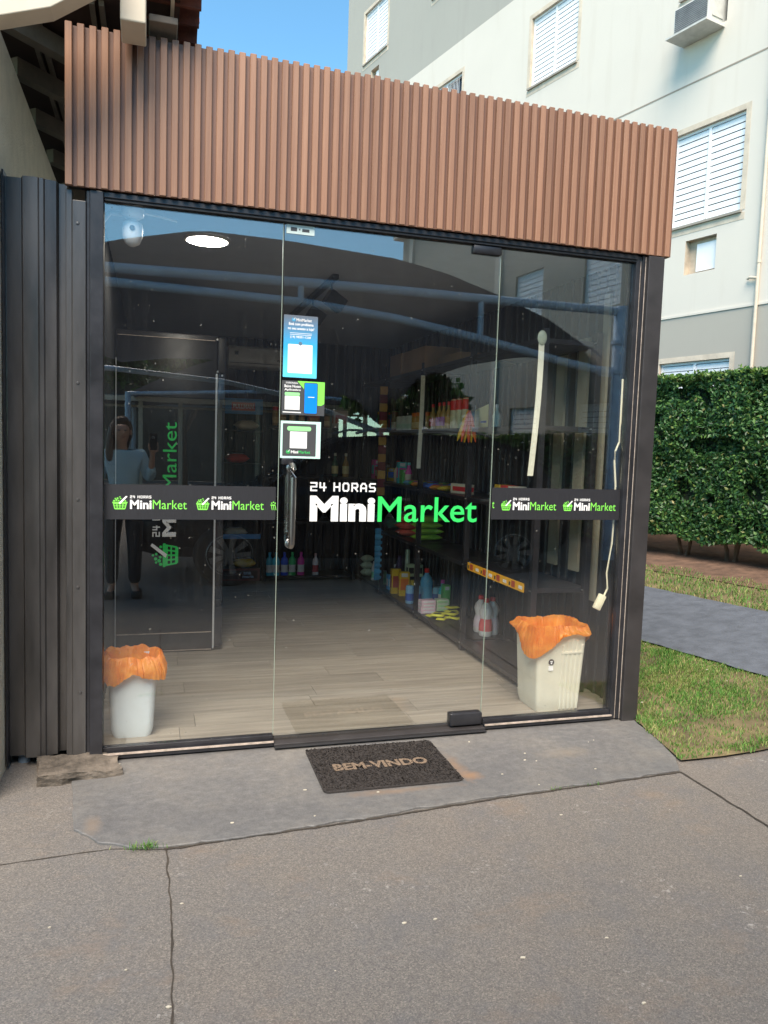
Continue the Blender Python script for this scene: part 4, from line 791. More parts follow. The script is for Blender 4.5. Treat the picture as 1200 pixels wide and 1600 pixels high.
# third shelf: bright candy packets
cc = [('green', (0.08, 0.42, 0.08)), ('orange', (0.85, 0.30, 0.03)), ('blue', (0.04, 0.14, 0.55)), ('red', (0.65, 0.05, 0.04)), ('yellow', (0.85, 0.60, 0.05)), ('purple', (0.30, 0.06, 0.35)), ('sky blue', (0.12, 0.45, 0.65))]
ca = [(2.26, 2.98, 6), (2.29, 2.88, 0), (2.31, 2.76, 0), (2.24, 2.70, 1), (2.33, 2.62, 4), (2.25, 2.56, 2), (2.27, 2.36, 2), (2.33, 2.28, 3), (2.25, 2.22, 1), (2.30, 2.12, 2), (2.26, 2.02, 4), (2.32, 1.92, 1), (2.40, 2.75, 5), (2.42, 2.5, 3), (2.40, 2.3, 5)]
ws = ('first', 'second', 'third', 'fourth'); cn = {}
for x, y, c in ca:
    nm = cc[c][0]; i = cn.get(c, 0); cn[c] = i + 1
    pouch('sweet_packet', '%s sweet packet on the third rack shelf, %s of that colour from the back' % (nm, ws[i]), (x, y, SH[2] + .001 + random.uniform(0, .002)), (0.16, 0.10, 0.045), C_('candy_' + nm.replace(' ', '_'), cc[c][1], .25), C_('candy_p%d' % ((c + 4) % 7), cc[(c + 4) % 7][1]), random.uniform(.6, 1.6), 'sweet packets on the third shelf')
pack('biscuit_box', 'white box with a red print at the front end of the sweets', 'box', (2.30, 1.80, SH[2] + .0005), (0.05, 0.24, 0.075), C_('cream', (0.75, 0.66, 0.45)), C_('capred', (0.62, 0.03, 0.03)), None, .25)
pack('pink_box', 'pink printed box on the third shelf beside the dark band', 'box', (2.27, 0.95, SH[2] + .0005), (0.09, 0.20, 0.075), C_('salmon', (0.70, 0.22, 0.24)), C_('maroon', (0.35, 0.05, 0.06)))
# fourth shelf: sauces, cans, label box
z3 = SH[3] + .0005
for i, (y, h, r, b, cp, lb, l) in enumerate(((2.52, .22, .032, 'oil', red, 'label_red', 'red labelled sauce bottle nearest the cans'), (2.36, .225, .03, 'oil', red, 'violet', 'violet labelled sauce bottle, left of two'), (2.26, .225, .03, 'oil', red, 'violet', 'violet labelled sauce bottle, right of two'), (2.15, .225, .03, 'oil', red, 'amberl', 'amber labelled sauce bottle'))):
    bottle('sauce_bottle', l + ' on the fourth shelf', (2.30, y, z3), h, r, C_(b, (0.30, 0.18, 0.05), .15), cp, C_('lab_' + lb, {'label_red': (0.55, 0.06, 0.06), 'violet': (0.35, 0.12, 0.35), 'amberl': (0.5, 0.3, 0.1)}[lb]), 'long', 'sauce bottles on the fourth shelf')
for i, y in enumerate((2.04, 1.93, 1.80)):
    t = bottle('mayonnaise_bottle', 'cream squeeze bottle with a tall red top, %s from the left' % ws[i], (2.31, y, z3), 0.235, 0.036, C_('mayo', (0.75, 0.68, 0.42)), None, C_('mayolab', (0.80, 0.74, 0.45)), 'can', 'cream squeeze bottles')
    MB().lathe([(0.037, 0), (0.037, 0.075), (0.02, 0.09)], 16, (0, 0, .15)).build('red_top', red, t, True)
bottle('vinegar_bottle', 'clear bottle with green print beside the cream price card', (2.31, 1.66, z3), 0.175, 0.032, C_('clearg', (0.45, 0.50, 0.45)), wcap, C_('midgreen', (0.3, 0.5, 0.25)), 'long')
bottle('water_bottle', 'small clear bottle showing above the cream price card', (2.36, 1.36, z3), 0.17, 0.032, C_('clearg', (0.45, 0.50, 0.45)), wcap, None, 'long')
t = thing('price_card', 'cream shelf card with blue print at the end of the bottle shelf', 'sign', (2.255, 1.43, z3)); MB().prism([(-.155, 0), (.17, 0), (.17, .115), (.05, .135), (-.155, .165)], (0, .003), 'x').build('card', C_('creamcard', (0.80, 0.76, 0.42)), t); MB().box(-.001, -.0003, -.13, -.03, .035, .05).build('print', C_('navy', (0.05, 0.10, 0.35)), t)
for i, y in enumerate((3.42, 3.28, 3.14)): bottle('food_can', 'pale food can on the fourth shelf, %s from the back' % ws[i], (2.31, y, z3), 0.14, 0.052, C_('tin', (0.50, 0.53, 0.45)), None, C_('tinl', (0.40, 0.52, 0.40)), 'can', 'pale food cans')
for i, y in enumerate((2.98, 2.86, 2.70)): bottle('juice_jar', 'orange capped amber jar on the fourth shelf, %s from the back' % ws[i], (2.31, y, z3), 0.16, 0.045, C_('amberjar', (0.42, 0.22, 0.05), .2), C_('orange', (0.75, 0.18, 0.02)), C_('jarl', (0.62, 0.45, 0.2)), 'fat', 'amber jars')
# fuller stock on the far bays
PAL = [('scarlet', (0.60, 0.05, 0.04)), ('golden', (0.78, 0.50, 0.05)), ('leaf green', (0.10, 0.38, 0.08)), ('royal blue', (0.04, 0.13, 0.50)), ('ivory', (0.68, 0.62, 0.48)), ('magenta', (0.52, 0.05, 0.28)), ('brown', (0.22, 0.10, 0.05)), ('turquoise', (0.06, 0.40, 0.42))]
NUM = ('first', 'second', 'third', 'fourth', 'fifth', 'sixth', 'seventh', 'eighth', 'ninth', 'tenth')
def fill(level, word, ys, x, kinds, seed):
    rr = random.Random(seed)
    for i, y in enumerate(ys):
        nm, col = PAL[(i * 3 + seed) % 8]; n2, c2 = PAL[(i * 5 + seed + 2) % 8]; kd = kinds[i % len(kinds)]; key = nm.replace(' ', '_')
        if kd == 'box': pack('food_carton', '%s food carton deep on the %s rack shelf, %s from the back' % (nm, word, NUM[i]), 'box', (x, y, SH[level] + .0008), (rr.uniform(.06, .09), rr.uniform(.07, .10), rr.uniform(.13, .22)), C_('f_' + key, col), C_('f_' + n2.replace(' ', '_'), c2), 'cartons and bottles on the far bays', rr.uniform(-.1, .1), stripe2=lw)
        else: bottle('drink_bottle', '%s drink bottle deep on the %s rack shelf, %s from the back' % (nm, word, NUM[i]), (x, y, SH[level] + .0008), rr.uniform(.19, .26), rr.uniform(.032, .04), C_('f_' + key, col, .2), C_('f_' + n2.replace(' ', '_'), c2), C_('f_ivory', PAL[4][1]), kd, 'cartons and bottles on the far bays')
fill(0, 'bottom', [3.05, 2.98, 2.62, 2.54], 2.49, ['long', 'box'], 1)
fill(1, 'second', [4.2, 4.05, 3.92, 3.8, 3.68, 3.45, 3.34, 3.24], 2.46, ['box', 'long', 'box'], 2)
fill(2, 'third', [4.22, 4.08, 3.96, 3.84, 3.72, 3.45, 3.34, 3.24, 3.12], 2.30, ['box', 'box', 'long'], 5)
fill(3, 'fourth', [4.22, 4.1, 3.98, 3.86, 3.74, 3.64], 2.31, ['long', 'box', 'can'], 7)
for i, (y, c) in enumerate(((1.28, 1), (1.18, 0), (1.06, 4))): pack('snack_box', '%s snack box on the third shelf behind the dark band' % PAL[c][0], 'box', (2.40, y, SH[2] + .0008), (.10, .085, .10), C_('f_' + PAL[c][0].replace(' ', '_'), PAL[c][1]), lw)
for i in range(5): pouch('bread_bag', '%s bread bag on the display stand shelf' % ('lowest golden', 'low ivory', 'middle brown', 'upper scarlet', 'top ivory')[i], (0.90 + .05 * (-1) ** i, 4.56, 0.031 + (.13, .46, .85, 1.25, 1.6)[i] + .0008), (.24, .14, .10), C_('f_' + PAL[(1, 4, 6, 0, 4)[i]][0], PAL[(1, 4, 6, 0, 4)[i]][1]), lw, .1 * i)
# cardboard on the top
for i, (x, y, w, d, h, l) in enumerate(((2.34, 3.30, .30, .34, .20, 'brown cardboard carton on top of the wall rack with a round mark'), (2.34, 2.75, .32, .60, .19, 'longer brown cardboard carton on top of the wall rack'), (2.38, 2.05, .28, .50, .075, 'flat brown carton lying on top of the wall rack'))):
    t = thing('cardboard_carton', l, 'carton', (x, y, SH[4] + .001)); MB().box(-w / 2, w / 2, -d / 2, d / 2, 0, h).build('carton', M['tan'], t, bevel=.004); MB().box(-w / 2 + .001, w / 2 - .001, -.02, .02, h + .0002, h + .0012).build('tape', C_('tape', (0.45, 0.30, 0.16)), t)
    if i == 0:
        mb = MB(); n = 24; v = [(r * math.cos(2 * PI * k / n), -d / 2 - .001, h / 2 + r * math.sin(2 * PI * k / n)) for r in (.055, .04) for k in range(n)]; mb.add(v, [(k, (k + 1) % n, n + (k + 1) % n, n + k) for k in range(n)]); mb.build('round_mark', M['ink'], t, fix=False)
# hanging strips
def strip(name, label, x, y, z0, z1, w, m, sway=0.0, top=None):
    t = thing(name, label, 'strip', (x, y, z1)); rows = []; n = 24
    for k in range(n + 1):
        q = k / n; dx = sway * q * q; dy = -.004 * math.sin(q * 5)
        rows.append([(dx - w / 2, dy, -(z1 - z0) * q), (dx + w / 2, dy, -(z1 - z0) * q), (dx + w / 2, dy + .002, -(z1 - z0) * q), (dx - w / 2, dy + .002, -(z1 - z0) * q)])
    MB().rings(rows).build('tape', m, t, True)
    if top: MB().lathe([(0.0, -.002), (.026, -.001), (.030, .004), (.022, .012), (0, .014)], 20, sy=1.4).build('suction_disc', mat('clear_disc', (0.50, 0.55, 0.42), 0.15, 0, .1), t, True, loc=(0, -.002, .01), rot=(PI / 2, 0, 0))
    return t
strip('white_strip', 'long white plastic strip with a round disc hanging near the right pane', 2.150, 0.335, 1.36, 2.15, 0.036, C_('stripw', (0.78, 0.77, 0.62)), -0.03, True)
strip('white_strip', 'white plastic strip hanging on the middle rack upright', 2.166, 2.43, 1.33, 2.11, 0.036, C_('stripw', (0.78, 0.77, 0.62)), -0.01)
def sachets(name, label, x, y, z1, n, h, w, cols):
    t = thing(name, label, 'packets', (x, y, z1)); 
    for k in range(n):
        m = C_('sac_%s_%d' % (name, k % len(cols)), cols[k % len(cols)], .3); z = -h * (k + 1)
        rows = [[((-w / 2) * (1 if e else .98) + random.uniform(-.003, .003), -.001 - b, z + h * q), (w / 2, -.001 - b, z + h * q), (w / 2, .001 + b, z + h * q), (-w / 2, .001 + b, z + h * q)] for q, b, e in ((.02, .0005, 1), (.15, .006, 0), (.5, .012, 0), (.85, .006, 0), (.98, .0005, 1))]
        MB().rings(rows).build('sachet', m, t, True)
    return t
sachets('snack_strip', 'long strip of maroon and amber sachets hanging at the back corner', 2.150, 3.52, 2.09, 13, 0.082, 0.075, [(0.36, 0.20, 0.05), (0.20, 0.03, 0.03), (0.40, 0.25, 0.06), (0.22, 0.04, 0.06)])
sachets('blue_strip', 'strip of blue sachets hanging below the snack strip', 2.150, 3.54, 0.70, 9, 0.058, 0.07, [(0.06, 0.25, 0.42), (0.10, 0.36, 0.55)])
t = thing('sachet_bunch', 'bunch of yellow and red tubes hanging on the front rack upright', 'packets', (2.150, 1.385, 1.80))
for k in range(6):
    a = -0.32 + 0.11 * k; c, s_ = math.sin(a), math.cos(a); L0, L1 = .02, .25
    MB().tube([(c * L0, -.01 * (k % 2) - .01, -L0), (c * .08, -.01 * (k % 2) - .012, -.08 * s_), (c * .2, -.012 * (k % 2) - .012, -.2 * s_), (c * L1, -.012 * (k % 2) - .01, -L1 * s_)], [.004, .014, .014, .004], 8).build('sachet', C_('sachet_%d' % (k % 2), ((0.88, 0.50, 0.02), (0.50, 0.07, 0.02))[k % 2], .25), t, True)
# upper back shelf goods
for l, x, w, h, c1, c2 in (('white and rust flour packet on the upper back shelf', 1.985, .16, .19, (0.42, 0.38, 0.32), (0.40, 0.10, 0.05)), ('rust red wide carton on the upper back shelf', 2.03 - .34, .12, .13, (0.40, 0.10, 0.06), (0.55, 0.28, 0.12))): pack('dry_goods', l, 'packet', (x - .04, 4.47, 1.6905), (w, .08, h), C_('dg%d' % (x * 100), c1), C_('dgp%d' % (x * 100), c2), None, 0, .006)
for k, (x, h) in enumerate(((1.80, .15), (1.24, .2), (1.32, .2), (1.42, .17), (1.52, .22))): bottle('spice_jar', 'small brown jar on the upper back shelf, %s' % ('beside the flour packet', 'leftmost', 'second from the left', 'third from the left', 'tallest')[k], (x, 4.46, 1.6905), h, .032, C_('spice%d' % (k % 2), ((0.30, 0.14, 0.04), (0.35, 0.22, 0.08))[k % 2]), red if k % 2 else None, C_('jarl', (0.62, 0.45, 0.2)), 'fat')
for k, (x, c) in enumerate(((1.90, (0.05, 0.16, 0.10)), (2.02, (0.32, 0.20, 0.06)))): bottle('oil_bottle', '%s oil bottle on the middle back shelf' % ('dark green', 'amber')[k], (x, 4.46, 1.1605), .26, .035, C_('oilb%d' % k, c, .15), C_('oilcap', (0.5, 0.5, 0.4)), C_('jarl2', (0.5, 0.45, 0.2)), 'long')
# bread display: header, shelf strip, base box
t = thing('bread_display', 'black bread display stand with blue header and red base panel', 'display stand', (0.90, 4.45, 0.031))
for x in (-.215, .215): MB().box(x - .012, x + .012, -.012, .26, 0, 1.93).build('side_frame', M['black'], t)
for z in (.13, .46, .85, 1.25, 1.6): MB().box(-.2025, .2025, -.005, .26, z - .015, z).build('shelf', M['black'], t)
MB().box(-.2025, .2025, -.018, -.006, 1.765, 1.925).build('header_panel', C_('pullblue', (0.05, 0.20, 0.42)), t, bevel=.004); MB().box(-.12, .12, -.0195, -.0185, 1.80, 1.885).build('header_plate', C_('pullred', (0.40, 0.10, 0.10)), t)
text('lettering', 'PULLMAN', M['white'], t, (-.105, -.0198, 1.82), EX * .21, EZ * .045, .03)
MB().box(-.2025, .2025, -.018, -.006, .455, .505).build('shelf_strip', C_('stripblue', (0.04, 0.26, 0.62)), t)
MB().box(-.2025, .2025, -.018, -.006, 0.005, .135).build('base_panel', C_('basered', (0.26, 0.08, 0.08)), t); MB().box(-.18, .18, -.0190, -.0182, .025, .115).build('base_print', C_('basebrown', (0.10, 0.05, 0.05)), t)
text('lettering', 'ana', C_('iceblue', (0.45, 0.60, 0.78)), t, (.03, -.0196, .072), EX * .08, EZ * .03, .04); text('lettering', 'maria', C_('iceblue', (0.45, 0.60, 0.78)), t, (.02, -.0196, .035), EX * .12, EZ * .03, .04)
# split AC, lights, camera
t = thing('wall_air_conditioner', 'white split air conditioner high on the back wall', 'air conditioner', (1.05, 4.735, 2.285))
MB().prism([(0, 0), (-.17, .02), (-.20, .06), (-.20, .20), (-.18, .225), (0, .225)], (-.30, .36), 'x').build('case', C_('acwhite', (0.55, 0.54, 0.49)), t, True, .006); MB().box(-.29, .35, -.2025, -.2005, .045, .05).build('vane_gap', M['ink'], t); MB().box(-.24, -.20, -.2025, -.2005, .13, .17).build('display', M['ink'], t); text('lettering', 'Elgin', M['ink'], t, (.21, -.2008, .075), EX * .07, EZ * .022, .02)
t = thing('ceiling_light', 'round lit panel light on the shop ceiling', 'ceiling light', (0.28, 0.75, 2.6195)); MB().lathe([(.125, 0), (.125, -.012), (.118, -.016), (.112, -.016), (.112, 0)], 40, cap=False).build('rim', M['whitep'], t, True); MB().lathe([(.1115, -.012), (0.001, -.0125)], 40, cap=False).build('diffuser', M['light'], t, True)
t = thing('track_light', 'black ceiling track with two square spotlights behind the door', 'spotlight', (1.14, 1.3, 2.6195))
MB().box(-.02, .02, 0, 1.7, -.03, 0).build('track', M['black'], t); 
for y, a in ((.12, .5), (.75, -.3)):
    MB().tube([(0, y, -.03), (0, y, -.10)], .008, 8).build('stem', M['black'], t); MB().box(-.06, -.02, -.045, .045, -.045, .045).box(-.0199, .07, -.045, -.040, -.045, .045).box(-.0199, .07, .040, .045, -.045, .045).box(-.0199, .07, -.0399, .0399, -.045, -.040).box(-.0199, .07, -.0399, .0399, .040, .045).build('lamp_head', M['black'], t, loc=(.02, y, -.15), rot=(0, .55, .3 * a))
    MB().disc((-.017, 0, 0), .036, 20, 'x', .001).build('lens', M['spot'], t, loc=(.02, y, -.15), rot=(0, .55, .3 * a))
t = thing('dome_camera', 'white dome security camera mounted high beside the left jamb', 'security camera', (-0.098, 0.10, 2.555))
MB().lathe([(.052, -.001), (.052, -.02), (.046, -.035), (.03, -.045), (.02, -.05)], 24).build('mount', M['whitep'], t, True); MB().lathe([(.02, -.05), (.043, -.065), (.047, -.09), (.045, -.125), (.033, -.155), (.012, -.168), (.001, -.169)], 24).build('housing', M['whitep'], t, True); MB().disc((0, -.047, -.095), .012, 14, 'y', .003).build('lens', M['ink'], t)
MB().tube([(.05, .05, -.012), (-.10, .05, -.014), (-.145, .03, -.08), (-.155, 0, -.17)], .012, 8).build('cable', M['whitep'], t, True); MB().tube([(.05, .0, -.012), (.12, .05, -.006), (.2, .1, -.006)], .006, 8).build('cable', M['whitep'], t, True)
t = thing('extension_lead', 'cream cable with a socket hanging by the right jamb', 'cable', (2.49, 0.03, 1.57))
MB().tube([(.01, 0, .35), (.012, 0, .1), (.01, 0, 0), (-.008, .002, -.05), (-.012, .002, -.10), (.004, 0, -.25), (.008, 0, -.39), (0, 0, -.57), (-.02, 0, -.74), (-.012, 0, -.83), (-.03, 0, -.87)], .0055, 8).build('cable', C_('cablec', (0.72, 0.68, 0.50)), t, True); MB().box(-.022, .022, -.014, .014, -.045, .045).build('socket', C_('cablec', (0.72, 0.68, 0.50)), t, True, .006, loc=(-.058, 0, -.905), rot=(0, .45, 0))

# ------------------------------------------------------------------ house on the left: wall, eave
H = thing('neighbour_house', 'cream stuccoed house wall with a timber and clay tile eave', 'house')
MB().box(-1.6, -0.632, -0.36, 6.0, -0.05, 3.215).build('wall', M['stucco'], H, bevel=0.012)
mb = MB(); 
MB().prism([(-0.95, 2.90), (-0.55, 3.045), (-0.38, 3.105), (-0.16, 3.26), (-0.16, 3.42), (-0.95, 3.25)], (-0.46, -0.352), 'y').build('barge_beam', M['beam'], H, bevel=.004)
MB().box(-0.140, -0.040, -0.30, -0.10, 3.185, 3.75).build('beam_end', M['beam'], H, bevel=.006)
for (x0, y0, x1, y1) in ((-0.66, 0.14, 0.12, 0.95), (-0.68, 0.64, 0.0, 1.39), (-0.68, 1.26, 0.0, 2.06), (-0.66, 1.9, 0.0, 2.7), (-0.66, 2.6, 0.0, 3.4)):
    d = Vector((x1 - x0, y1 - y0, 0)).normalized(); nn = Vector((-d.y, d.x, 0)) * .03
    a, b = Vector((x0, y0, 0)), Vector((x1, y1, 0)); q = [a + nn, b + nn, b - nn, a - nn]
    MB().prism([(p.x, p.y) for p in q], (3.285, 3.37), 'z').build('rafter', M['rafter'], H)
for x in (-0.565, -0.525, -0.28, -0.24): MB().box(x, x + .022, 0.0, 5.5, 3.372, 3.395).build('batten', M['rafter'], H)
MB().box(-0.03, 0.09, -0.13, 0.05, 3.285, 3.315).build('eave_block', M['rafter'], H, bevel=.004)
MB().box(0.06, 0.075, -0.3, 5.0, 3.36, 3.40).build('eave_batten', M['beam'], H)
# clay tiles: rows of half barrels, open side down
tm = MB(); n = 8
rings = []
for y, r in ((0, .085), (.33, .075)):
    rings.append([(r * math.cos(PI * i / n), y, r * .75 * math.sin(PI * i / n)) for i in range(n + 1)] + [((r - .014) * math.cos(PI * i / n), y, (r - .014) * .75 * math.sin(PI * i / n)) for i in range(n, -1, -1)])
tm.rings(rings); tmesh = tm.mesh('clay_tile', M['tile'], True)
for i in range(6):
    for j in range(30): 
        link('clay_tile', tmesh, H, (0.19 - i * 0.30, -0.16 + j * 0.165 + 0.02 * (i % 2), 3.405 + i * 0.055 + random.uniform(-.006, .006)), (0.0, 0.17, PI / 2 + random.uniform(-.03, .03)))
MB().box(-1.6, 0.10, -0.10, 5.2, 3.397, 3.402).build('roof_lining', mat('tile_underside', (0.06, 0.03, 0.022), 0.9, 0, .2), H)

# ------------------------------------------------------------------ apartment block behind
wd = Vector((-0.2225, 0.9749, 0)).normalized()
B = thing('apartment_block', 'pale mint and grey rendered apartment block with white louvred windows', 'building', (6.97, 4.92, 0.0), math.atan2(-wd.y, -wd.x))
# local: x to the right along the wall (x=-s), y into the building, z up
def wall_holes(x0, x1, z0, z1, holes, y=0.0, depth=0.10):
    xs = sorted({x0, x1, *[h[0] for h in holes], *[h[1] for h in holes]}); zs = sorted({z0, z1, *[h[2] for h in holes], *[h[3] for h in holes]})
    mb = MB(); rv = MB()
    for a, b in zip(xs[:-1], xs[1:]):
        for c, d in zip(zs[:-1], zs[1:]):
            if any(h[0] <= a + 1e-6 and b <= h[1] + 1e-6 and h[2] <= c + 1e-6 and d <= h[3] + 1e-6 for h in holes): continue
            mb.add([(a, y, c), (b, y, c), (b, y, d), (a, y, d)], [(0, 1, 2, 3)])
    for a, b, c, d in holes:
        rv.add([(a, y, c), (b, y, c), (b, y, d), (a, y, d), (a, y + depth, c), (b, y + depth, c), (b, y + depth, d), (a, y + depth, d)], [(0, 4, 5, 1), (1, 5, 6, 2), (2, 6, 7, 3), (3, 7, 4, 0)])
    return mb, rv
WN = [(-0.74, 0.36, 4.615, 5.845, 'shut'), (-0.76, 0.36, 1.62, 2.785, 'shut'), (-3.91, -2.78, 7.665, 8.80, 'shut'), (-10.1, -9.0, 10.49, 11.64, 'shut'), (-7.1, -5.95, 7.66, 8.745, 'open'), (-0.74, 0.36, 7.64, 8.85, 'shut'), (-3.91, -2.78, 4.62, 5.84, 'shut'), (-3.91, -2.78, 10.68, 11.82, 'shut'), (-7.1, -5.95, 10.6, 11.75, 'shut'), (-10.1, -9.0, 7.5, 8.65, 'shut'), (2.6, 3.7, 4.615, 5.845, 'shut'), (2.6, 3.7, 1.62, 2.785, 'shut')]
SM = [(-0.44, 0.045, 3.95, 4.40), (-9.72, -9.35, 9.90, 10.22), (-0.70, -0.02, 7.06, 7.53)]
allh = [h[:4] for h in WN] + SM
zones = [(0.0, 3.41, 'wall_grey', 'base_wall'), (3.41, 9.35, 'wall_mint', 'middle_wall'), (9.35, 14.0, 'wall_band', 'upper_wall')]
def reveal(h, dp, par):
    _, rv = wall_holes(0, 1, 0, 1, [h], 0.0, dp); rv.build('reveal', M['reveal'], par, fix=False)
for z0, z1, m, nm in zones:
    mb, rv = wall_holes(-11.0, 9.0, z0, z1, [h for h in allh if h[2] >= z0 - .01 and h[3] <= z1 + .01 or (h[2] < z1 and h[3] > z0 and h[2] >= z0)])
    mb.build(nm, M[m], B, fix=False)
MB().add([(-11, 0, 0), (-11, 9, 0), (-11, 9, 14), (-11, 0, 14)], [(0, 3, 2, 1)]).build('end_wall', M['wall_grey'], B, fix=False)
MB().box(-10.99, 8.99, 0.25, 9, 0, 13.98).build('block_core', M['wall_grey'], B)
MB().box(-11.08, 9.05, -0.08, 9.05, 14.005, 14.25).build('roof_slab', M['wall_band'], B)
for z in (6.47, 12.45): MB().box(-11, 9, -0.004, -0.001, z - .010, z + .010).build('groove', M['groove'], B)
MB().box(-11, 9, -0.012, -0.001, 3.395, 3.425).build('plinth_edge', M['wall_mint'], B)
slat_cache = {}
def louvre(w, h):
    k = (round(w, 3), round(h, 3))
    if k not in slat_cache: slat_cache[k] = MB().prism([(0.0, 0.0), (0.022, h * .10), (0.026, h * .95), (0.004, h * .86)], (0, w), 'x').mesh('slat', M['shutter'])
    return slat_cache[k]
for i, (a, b, c, d, kind) in enumerate(WN):
    w = MB(); f_ = .035
    w.box(a + .001, a + f_, .045, .095, c + .001, d - .001).box(b - f_, b - .001, .045, .095, c + .001, d - .001).box(a + f_, b - f_, .045, .095, d - f_, d - .001).box(a + f_, b - f_, .045, .095, c + .001, c + f_)
    wo = w.build('window', M['shutter'], B); mid = (a + b) / 2; reveal((a, b, c, d), .1, wo)
    MB().box(mid - .018, mid + .018, .038, .09, c + f_, d - f_).build('mullion', M['shutter'], wo)
    MB().box(a - .03, b + .03, -.035, .04, c - .032, c - .001).build('sill', M['sill'], wo)
    MB().box(a - .07, a - .001, -.004, -.001, c - .001, d + .07).box(b + .001, b + .07, -.004, -.001, c - .001, d + .07).box(a - .001, b + .001, -.004, -.001, d + .001, d + .07).box(a - .07, b + .07, -.004, -.001, c - .12, c - .033).build('surround', M['patch'], wo)
    MB().box(a + f_, b - f_, .0955, .10, c + f_, d - f_).build('backing', M['win'], wo)
    if kind == 'shut':
        ns_ = 14; hh = (d - c - 2 * f_) / ns_; ww = (b - a) / 2 - f_ - .018
        for s_ in range(2):
            for k in range(ns_): link('slat', louvre(ww - .002, hh), wo, (a + f_ + .001 if s_ == 0 else mid + .019, .052, c + f_ + hh * k))
    else:
        MB().box(a + f_, mid - .018, .06, .07, c + f_, d - f_).build('shutter_leaf', M['shutter'], wo); 
        for k in range(9): MB().tube([(mid + .03 + .05 * k, .03, c + f_), (mid + .03 + .05 * k, .03, d - f_)], .004, 5).build('grille_bar', M['shutter'], wo)
for a, b, c, d in SM[:2]:
    MB().box(a + .14, b - .01, .06, .09, c + .03, d - .06).build('vent_cover', M['shutter'], B)
    MB().box(a, b, .0955, .1, c, d).build('vent_back', M['reveal'], B); reveal((a, b, c, d), .1, B)
ac = thing('window_air_conditioner', 'boxy old window air conditioner jutting from the mint wall', 'air conditioner')
ac.location = B.location + Matrix.Rotation(B.rotation_euler.z, 3, 'Z') @ Vector((-.36, 0, 7.0)); ac.rotation_euler = B.rotation_euler
MB().box(-.27, .27, -.27, .09, .03, .38).build('case', M['acw'], ac, bevel=.012); MB().box(-.32, .32, -.36, -.002, -.012, .012).build('bracket_tray', M['acw'], ac); mb = MB()
for k in range(13): mb.box(-.25, .25, -.278, -.272, .055 + .024 * k, .068 + .024 * k)
mb.build('grille', M['acg'], ac); mb = MB()
for k in range(9): mb.box(-.278, -.272, -.25, -.06, .07 + .03 * k, .085 + .03 * k)
mb.build('side_louvres', M['acg'], ac); MB().box(.272, .280, -.2, 0, .1, .13).build('stay', M['acw'], ac)
t = thing('drain_pipe', 'thin cream drain pipe running down the rendered wall', 'pipe'); t.location = B.location; t.rotation_euler = B.rotation_euler
MB().tube([(.70, -.03, .3), (.70, -.03, 7.0)], .022, 10).build('pipe', M['pipe'], t, True); MB().tube([(.70, -.045, 3.72), (.60, -.045, 3.74), (.56, -.03, 3.73)], .016, 8).build('elbow', M['pipe'], t, True)
for z in (2.0, 3.9, 5.9): MB().lathe([(.028, 0), (.028, .03)], 10, (.70, -.03, z)).build('clip', M['pipe'], t)

# ------------------------------------------------------------------ hedges and trees
def leaves(n, sampler, size, out, elong=1.9):
    V = []; F = []
    for _ in range(n):
        q = sampler()
        if q is None: continue
        p, nrm = q
        d = Vector((random.gauss(0, 1), random.gauss(0, 1), random.gauss(0, 1))).normalized(); nn = (nrm * out + d).normalized()
        a = nn.cross(Vector((random.gauss(0, 1), random.gauss(0, 1), random.gauss(0, 1)))).normalized(); b = nn.cross(a)
        s_ = size * random.uniform(.5, 1.5); L = a * s_ * elong / 2; Wd = b * s_ / 2; o = len(V); m_ = nn * s_ * .15
        V += [p - L, p + Wd - m_ * .2, p + L + m_, p - Wd - m_ * .2]; F += [(o, o + 1, o + 2), (o, o + 2, o + 3)]
    return V, F
def leafmesh(name, V, F, m, parent):
    me = bpy.data.meshes.new(name); me.from_pydata(V, [], F); me.materials.append(m); return stuff(link(name, me, parent))
